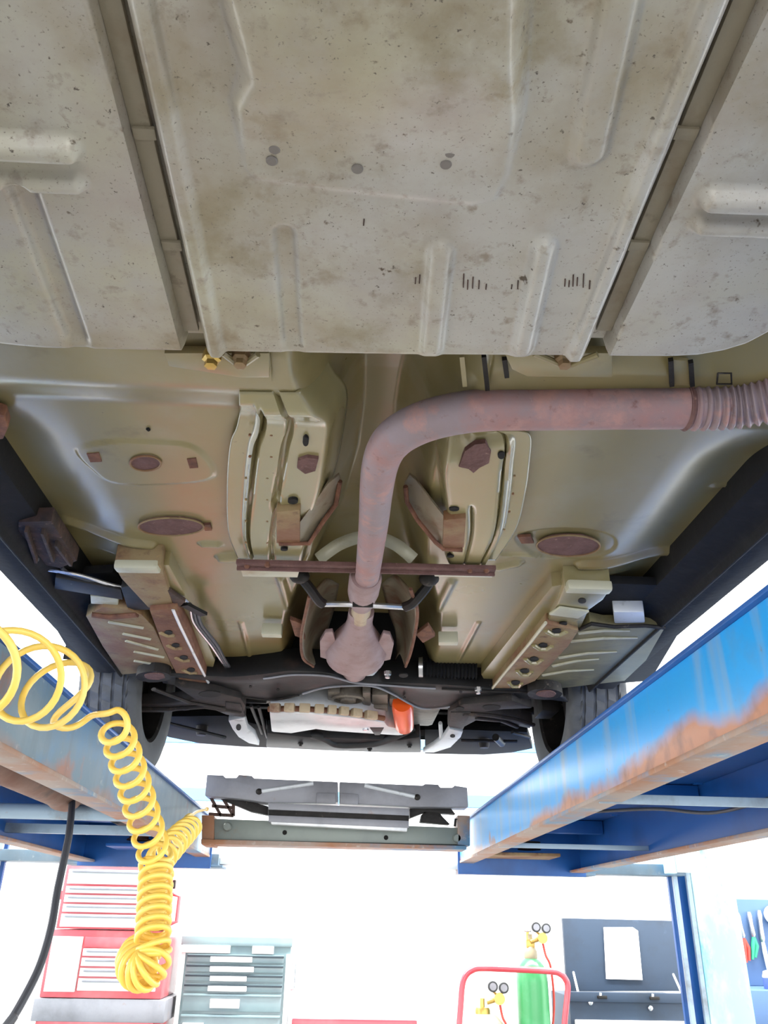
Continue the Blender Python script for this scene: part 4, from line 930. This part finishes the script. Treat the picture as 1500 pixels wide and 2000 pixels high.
drawers(up, xa+.02, xb-.03, ((1698, 1728), (1731, 1746), (1748, 1764), (1766, 1783), (1785, 1812)))
drawers(lo, x0+.18, x1-.03, ((1852, 1868), (1870, 1888), (1890, 1908), (1910, 1936)), m='palegrey')
MB().box((x0+.02, YC-.016, pz(1938, 200)), (x0+.17, YC+.01, pz(1830, 200))).build('side_door', 'palegrey', lo, bevel=.003)
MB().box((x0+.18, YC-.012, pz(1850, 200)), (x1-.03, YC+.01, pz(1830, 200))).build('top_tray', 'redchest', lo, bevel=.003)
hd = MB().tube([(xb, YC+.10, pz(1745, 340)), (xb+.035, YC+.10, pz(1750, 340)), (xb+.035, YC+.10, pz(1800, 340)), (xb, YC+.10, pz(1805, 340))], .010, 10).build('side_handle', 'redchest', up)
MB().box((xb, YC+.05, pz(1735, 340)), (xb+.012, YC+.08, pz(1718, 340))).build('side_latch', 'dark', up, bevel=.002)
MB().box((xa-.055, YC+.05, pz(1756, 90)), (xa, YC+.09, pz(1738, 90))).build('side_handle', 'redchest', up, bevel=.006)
# grey roller stand below
st = MB().box((x0-.02, YC-.01, z3-.10), (x1+.03, YC+dpt, z3-.002)).build('stand_top', 'jack', ch, bevel=.006)
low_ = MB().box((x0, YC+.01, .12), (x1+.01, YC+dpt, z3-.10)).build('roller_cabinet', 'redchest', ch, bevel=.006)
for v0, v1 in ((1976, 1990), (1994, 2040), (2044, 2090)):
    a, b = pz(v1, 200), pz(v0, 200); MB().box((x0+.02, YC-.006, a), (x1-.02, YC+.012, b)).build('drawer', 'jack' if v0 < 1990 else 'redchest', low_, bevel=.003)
for x in (x0+.06, x1-.06):
    for y in (YC+.08, YC+.34): MB().lathe([(.05, -.02), (.055, 0), (.05, .02)], (x, y, .058), 'x', 18).build('castor', 'blackrub', low_)
    
# grey-teal tool cabinet
YK = 4.95
def pk(u, v): return PY(u, v, YK)
x0, x1 = pk(350, 1900).x, pk(566, 1900).x
kb = empty('grey_tool_cabinet', ((x0+x1)/2, YK+.2, 0), 'grey-teal drawer cabinet with white strips beside the red chest', 'tool cabinet')
zt = pk(460, 1831).z
body = MB().box((x0, YK, .10), (x1, YK+.42, zt)).build('body', 'teal', kb, bevel=.008)
lidk = MB().box((x0-.006, YK-.012, pk(460, 1848).z), (x1+.006, YK+.43, zt+.004)).build('lid', 'teal', kb, bevel=.006)
for (ua, ub_) in ((356, 450), (493, 535)):
    MB().box((pk(ua, 1855).x, YK-.016, pk(460, 1862).z), (pk(ub_, 1855).x, YK+.002, pk(460, 1847).z)).build('lid_strip', 'white', lidk, bevel=.002)  # white strips across the lid front
for (v0, v1, ua, ub_) in ((1864, 1881, 413, 494), (1883, 1900, 412, 497), (1902, 1918, 412, 483), (1921, 1938, 408, 483), (1940, 1977, 413, 470), (1981, 2030, 360, 400), (2034, 2090, 420, 470)):
    a, b = pk(460, v1).z, pk(460, v0).z
    d = MB().box((x0+.035, YK-.016, a+.003), (x1-.035, YK+.01, b-.001)).build('drawer', 'teal', kb, bevel=.003)
    MB().box((x0+.035, YK-.024, b-.014), (x1-.035, YK-.012, b-.004)).build('drawer_lip', 'tealdark' if b-a < .06 else 'teal', d, bevel=.003)
    h_ = min(.04, (b-a)*.6)
    MB().box((pk(ua, v0).x, YK-.027, (a+b)/2-h_*.5-.003), (pk(ub_, v0).x, YK-.012, (a+b)/2+h_*.5-.003)).build('drawer_strip', 'white', d, bevel=.001)  # white strip across each drawer front
for s_ in (x0+.012, x1-.012):
    MB().box((s_-.012, YK-.010, .12), (s_+.012, YK+.01, pk(460, 1862).z)).build('corner_post', 'palegrey', kb, bevel=.003)
MB().tube([(x1+.006, YK+.06, pk(460, 1880).z), (x1+.03, YK+.06, pk(460, 1882).z), (x1+.03, YK+.06, pk(460, 1930).z), (x1+.006, YK+.06, pk(460, 1932).z)], .007, 10).build('side_handle', 'chrome', kb)
for x in (x0+.07, x1-.07):
    for y in (YK+.08, YK+.34): MB().lathe([(.045, -.02), (.05, 0), (.045, .02)], (x, y, .05), 'x', 18).build('castor', 'blackrub', kb)
# red trolley top between cabinet and welding cart
a = PY(570, 1989, 4.8); b = PY(815, 1991, 4.8)
tr = empty('red_trolley', ((a.x+b.x)/2, 5.0, 0), 'low red workshop trolley right of the grey-teal cabinet', 'trolley')
MB().box((a.x, 4.8, a.z-.05), (b.x, 5.2, a.z)).build('tray', 'red', tr, bevel=.008)
MB().box((a.x, 4.8, .25), (b.x, 5.2, .29)).build('shelf', 'red', tr, bevel=.006)
for x in (a.x+.03, b.x-.03):
    for y in (4.83, 5.17):
        MB().box((x-.015, y-.015, .09), (x+.015, y+.015, a.z-.04)).build('leg', 'red', tr, bevel=.003)
        MB().lathe([(.04, -.012), (.045, 0), (.04, .012)], (x, y, .045), 'x', 16).build('castor', 'blackrub', tr)
# gas welding cart: red tube frame
YW = 4.6
def pw(u, v, y=YW): return PY(u, v, y)
fr = [(888, 2100), (893, 2050), (899, 1975), (903, 1925), (910, 1905), (922, 1895), (940, 1891), (1000, 1893), (1075, 1897), (1094, 1902), (1104, 1912), (1109, 1930), (1104, 1985), (1098, 2050), (1092, 2100)]
pts = [Vector(p) for p in spline([tuple(pw(*p)) for p in fr], 6)]
pts = [Vector((pts[0].x, YW, .16))]+pts+[Vector((pts[-1].x, YW, .16))]
cart = empty('welding_cart', (pw(1000, 1950).x, YW+.15, 0), 'red tube-framed welding cart carrying two gas cylinders', 'welding cart')
MB().tube(pts, .0145, 12).build('frame_tube', 'red', cart)
xa, xb = pts[0].x, pts[-1].x
MB().box((xa, YW-.02, .13), (xb, YW+.34, .16)).build('base_tray', 'red', cart, bevel=.005)
for z in (.7,): MB().bar((xa, YW, z), (xb, YW, z), .02, .04).build('cross_strap', 'red', cart, bevel=.002)
for x in (xa-.03, xb+.03): MB().lathe([(.08, -.02), (.125, -.025), (.13, 0), (.125, .025), (.08, .02)], (x, YW+.05, .13), 'x', 26).build('cart_wheel', 'blackrub', cart)
# oxygen cylinder
cx_ = pw(1041, 1950, YW+.16); r_ = (pw(1072, 1950, YW+.16).x-pw(1011, 1950, YW+.16).x)/2
ztop = pw(1041, 1908, YW+.16).z
oc = empty('gas_cylinder', (cx_.x, YW+.16, .16), 'tall green gas cylinder on the red welding cart', 'gas cylinder')
MB().lathe([(r_*.9, .162), (r_, .18), (r_, ztop-.02), (r_*.96, ztop+.015), (r_*.80, ztop+.05), (r_*.55, ztop+.075), (r_*.36, ztop+.085), (.02, ztop+.09)], (cx_.x, YW+.16, 0), 'z', 36).build('body', 'cyl_green', oc)
zn = ztop+.085
MB().lathe([(.030, zn-.01), (.034, zn), (.034, zn+.03), (.026, zn+.045), (.014, zn+.06), (.014, zn+.11)], (cx_.x, YW+.16, 0), 'z', 18).build('neck_ring', 'cyl_beige', oc)
vb = MB().box((cx_.x-.022, YW+.14, zn+.045), (cx_.x+.022, YW+.18, zn+.085)).build('valve_body', 'brass', oc, bevel=.005)
def regulator(x, y, z, parent, s=1.0):
    o = MB().tube([(x, y, z), (x+.05*s, y-.01, z+.015*s)], .011, 12).build('regulator_stem', 'brass', parent)
    MB().lathe([(.028*s, -.02), (.030*s, 0), (.024*s, .022), (.010, .03)], (x+.062*s, y-.02, z+.02*s), 'y', 20).build('regulator_bonnet', 'brass', o)
    for dx, dz in ((.030, .075), (.088, .070)):
        g_ = MB().lathe([(.026*s, .012), (.027*s, -.010), (.025*s, -.012), (.005, -.012)], (x+dx*s, y-.02, z+dz*s), 'y', 22).build('gauge', 'gauge', o)
        MB().lathe([(.018*s, .0), (.018*s, -.002), (.004, -.002)], (x+dx*s, y-.032, z+dz*s), 'y', 18).build('gauge_face', 'jack', g_)
        MB().tube([(x+dx*s, y-.015, z+(dz-.02)*s), (x+.06*s, y-.015, z+.03*s)], .006, 8).build('gauge_stem', 'brass', o)
    MB().tube([Vector(p) for p in spline([(x+.065*s, y-.02, z-.005), (x+.075*s, y-.03, z-.06), (x+.10*s, y-.03, z-.12), (x+.11*s, y, z-.3), (x+.06*s, y+.02, z-.55)], 6)], .006, 8).build('gas_hose', 'redrub', o)
MB().tube([(cx_.x-.01, YW+.16, zn+.085), (cx_.x-.01, YW+.16, zn+.12)], .008, 10).build('valve_spindle', 'brass', oc)
MB().lathe([(.018, -.006), (.022, 0), (.018, .006)], (cx_.x-.01, YW+.16, zn+.125), 'z', 14).build('valve_handwheel', 'chrome', oc)
regulator(cx_.x, YW+.14, zn+.075, oc, .9)
# acetylene cylinder
cx_ = pw(945, 1990, YW+.17); r_ = .105; ztop = pw(945, 1988, YW+.17).z
ac = empty('gas_cylinder', (cx_.x, YW+.17, .16), 'squat beige gas cylinder left of the green one on the cart', 'gas cylinder')
MB().lathe([(r_*.9, .162), (r_, .18), (r_, ztop-.06), (r_*.92, ztop-.02), (r_*.62, ztop+.012), (r_*.40, ztop+.018), (.02, ztop+.02)], (cx_.x, YW+.17, 0), 'z', 32).build('body', 'cyl_beige', ac)
MB().lathe([(.038, ztop+.010), (.038, ztop+.035), (.034, ztop+.045), (.010, ztop+.048)], (cx_.x-.005, YW+.17, 0), 'z', 18).build('neck_ring', 'brass', ac)
MB().tube([(cx_.x-.005, YW+.17, ztop+.04), (cx_.x-.005, YW+.17, ztop+.085)], .012, 10).build('valve_body', 'brass', ac)
regulator(cx_.x+.015, YW+.15, ztop+.068, ac, .95)

# open black toolbox with a sheet of paper inside its lid
YT = 4.85
def pt(u, v, y=YT): return PY(u, v, y)
xa, xb = pt(1111, 1940).x, pt(1350, 1950).x
tb = empty('black_toolbox', ((xa+xb)/2, YT+.2, 0), 'black toolbox with raised lid left of the lift post', 'toolbox')
zb_ = pt(1200, 1938).z
MB().box((xa, YT, zb_-.20), (xb, YT+.40, zb_-.02)).build('box_body', 'boxblack', tb, bevel=.006)
MB().box((xa, YT-.012, zb_-.045), (xb, YT+.01, zb_)).build('box_rim', 'boxblack', tb, bevel=.004)
lid = MB().prism([pt(1099, 1793, YT+.34), pt(1345, 1799, YT+.34), pt(1352, 1936, YT+.30), pt(1108, 1936, YT+.30)], (0, .035, 0)).build('lid', 'boxblack', tb, bevel=.004)
pp_ = MB().prism([pt(1179, 1811, YT+.325), pt(1236, 1811, YT+.325), pt(1246, 1818, YT+.325), pt(1255, 1914, YT+.295), pt(1184, 1912, YT+.295)], (0, .004, 0)).build('paper_sheet', 'paper', lid, smooth=0)
for u0, v0, u1, v1 in ((1120, 1899, 1131, 1946), (1315, 1903, 1337, 1952)):
    MB().tube([pt(u0, v0, YT+.28), pt(u1, v1, YT+.05)], .006, 10).build('lid_strut', 'palegrey', tb)
for u, v in ((1173, 1947), (1275, 1949)):
    MB().box((pt(u-8, v).x, YT-.03, pt(u, v+3).z), (pt(u+10, v).x, YT-.005, pt(u, v-3).z)).build('latch', 'dark', tb, bevel=.003)
    MB().tube([pt(u, v-8, YT-.02), pt(u, v, YT-.02)], .006, 8).build('latch_pin', 'palegrey', tb)
for u, v in ((1153, 1958), (1270, 1969)):
    MB().lathe([(.012, .004), (.012, -.006), (.004, -.009)], pt(u, v, YT-.002), 'y', 16).build('lock', 'chrome', tb)
MB().box((xa+.02, YT-.012, pt(1250, 2050).z), (xb-.02, YT+.38, pt(1250, 1993).z)).build('drawer_stack', 'palegrey', tb, bevel=.006)
bt = MB().box((xa+.01, YT+.005, .10), (xb-.01, YT+.40, zb_-.19)).build('roller_base', 'boxblack', tb, bevel=.006)
for x in (xa+.07, xb-.07):
    for y in (YT+.08, YT+.32): MB().lathe([(.045, -.02), (.05, 0), (.045, .02)], (x, y, .05), 'x', 18).build('castor', 'blackrub', bt)

# slate blue chest right of the post, tools hanging inside its lid
YS = 4.95
def ps(u, v, y=YS): return PY(u, v, y)
xa = ps(1424, 1850).x; xb = xa+.75
sb = empty('slate_tool_chest', ((xa+xb)/2, YS+.2, 0), 'slate blue tool chest with open lid right of the lift post', 'tool chest')
zr_ = ps(1460, 1934).z
MB().box((xa, YS, zr_-.17), (xb, YS+.42, zr_)).build('till', 'bluebox', sb, bevel=.006)
MB().box((xa, YS+.02, .1), (xb, YS+.42, zr_-.17)).build('cabinet', 'palegrey', sb, bevel=.006)
MB().box((xa, YS+.36, zr_), (xb, YS+.40, ps(1460, 1756, YS+.36).z)).build('lid', 'bluebox', sb, bevel=.006)
for x in (xa+.07, xb-.07):
    for y in (YS+.08, YS+.34): MB().lathe([(.045, -.02), (.05, 0), (.045, .02)], (x, y, .05), 'x', 18).build('castor', 'blackrub', sb)
YH = YS+.34
def hung(u0, v0, u1, v1, u2, v2, m, lab, kind):
    root = empty(kind, PY(u0, v0, YH), lab, 'hand tool', 'tools hung in the slate chest lid')
    a, b, c = PY(u0, v0, YH), PY(u1, v1, YH), PY(u2, v2, YH)
    MB().tube([a, a.lerp(b, .15), a.lerp(b, .5), a.lerp(b, .9), b], [.012, .018, .015, .018, .012], 12, True, .8).build('jaw' if kind == 'pliers' else 'head', 'chrome', root)
    MB().tube([b, b.lerp(c, .3), c], [.010, .013, .008], 10).build('grip', m, root)
    if kind == 'pliers': MB().tube([b, b.lerp(c, .4)+Vector((.022, 0, 0)), c+Vector((.018, 0, .01))], [.010, .012, .008], 10).build('grip', m, root)
    return root
hung(1440, 1783, 1452, 1832, 1458, 1880, 'redrub', 'red-gripped pliers hung nearest the lift post', 'pliers')
hung(1462, 1781, 1472, 1830, 1470, 1874, 'greenrub', 'green-gripped pliers hung second from the lift post', 'pliers')
hung(1482, 1778, 1490, 1840, 1503, 1905, 'palegrey', 'long pale wrench hung beside the white tin in the chest lid', 'wrench')
a = PY(1496, 1766, YH); b = PY(1496, 1808, YH)
tn = MB().lathe([(.045, -.02), (.052, -.016), (.052, .016), (.045, .02)], ((a.x+.03), YH-.012, (a.z+b.z)/2), 'y', 26).build('tape_reel', 'white')
tag(tn, 'round white reel hung at the right end of the chest lid', 'reel')
c_ = PY(1498, 1934, YS+.12)
can = empty('spray_can', (c_.x+.02, YS+.12, zr_), 'blue and pink can with white cap on the slate chest', 'can')
MB().lathe([(.030, zr_), (.031, zr_+.002), (.031, zr_+.055)], (c_.x+.02, YS+.12, 0), 'z', 20).build('can_body', 'bluegrip', can)
MB().lathe([(.031, zr_+.055), (.031, zr_+.062), (.024, zr_+.085), (.010, zr_+.09)], (c_.x+.02, YS+.12, 0), 'z', 20).build('cap', 'white', can)

# ---------------------------------------------------------------- small marks on the underbody
for u, v, h_ in ((812, 548, 12), (820, 545, 16), (906, 548, 26), (914, 556, 18), (924, 552, 22), (936, 556, 16), (950, 560, 10), (1000, 560, 8), (1012, 556, 16), (1024, 556, 22), (1030, 550, 14), (1104, 552, 14), (1112, 554, 12), (1120, 548, 22), (1128, 550, 16), (1140, 548, 26), (1152, 556, 16), (711, 434, 12)):
    a = PZ(u, v-h_/2, ZT-.0005); b = PZ(u-1, v+h_/2, ZT-.0005)
    MB().bar(a, b, .0012, .0014).build('stamp_mark', 'rustdark', rear_panel)
for pts, m in ((((945, 694), (952, 760)), 'dark'), (((902, 694), (908, 752)), 'pan'), (((985, 700), (990, 735)), 'dark'), (((1310, 702), (1312, 752)), 'dark'), (((1349, 706), (1352, 752)), 'dark'), (((523, 695), (527, 742)), 'pan')):
    MB().bar(PZ(*pts[0], .640), PZ(*pts[1], .640), .006, .006).build('heel_seam', m, floor_pan)
a, b, c, d = (PZ(u, v, .640) for u, v in ((1402, 729), (1428, 729), (1429, 750), (1400, 750)))
MB().tube([a, b, c, d, a], .0014, 6).build('heel_panel_outline', 'dark', floor_pan)
pxprism('heel_strap', ((1312, 703), (1347, 706), (1350, 754), (1314, 752)), .642, .006, 'pan', floor_pan, .002)
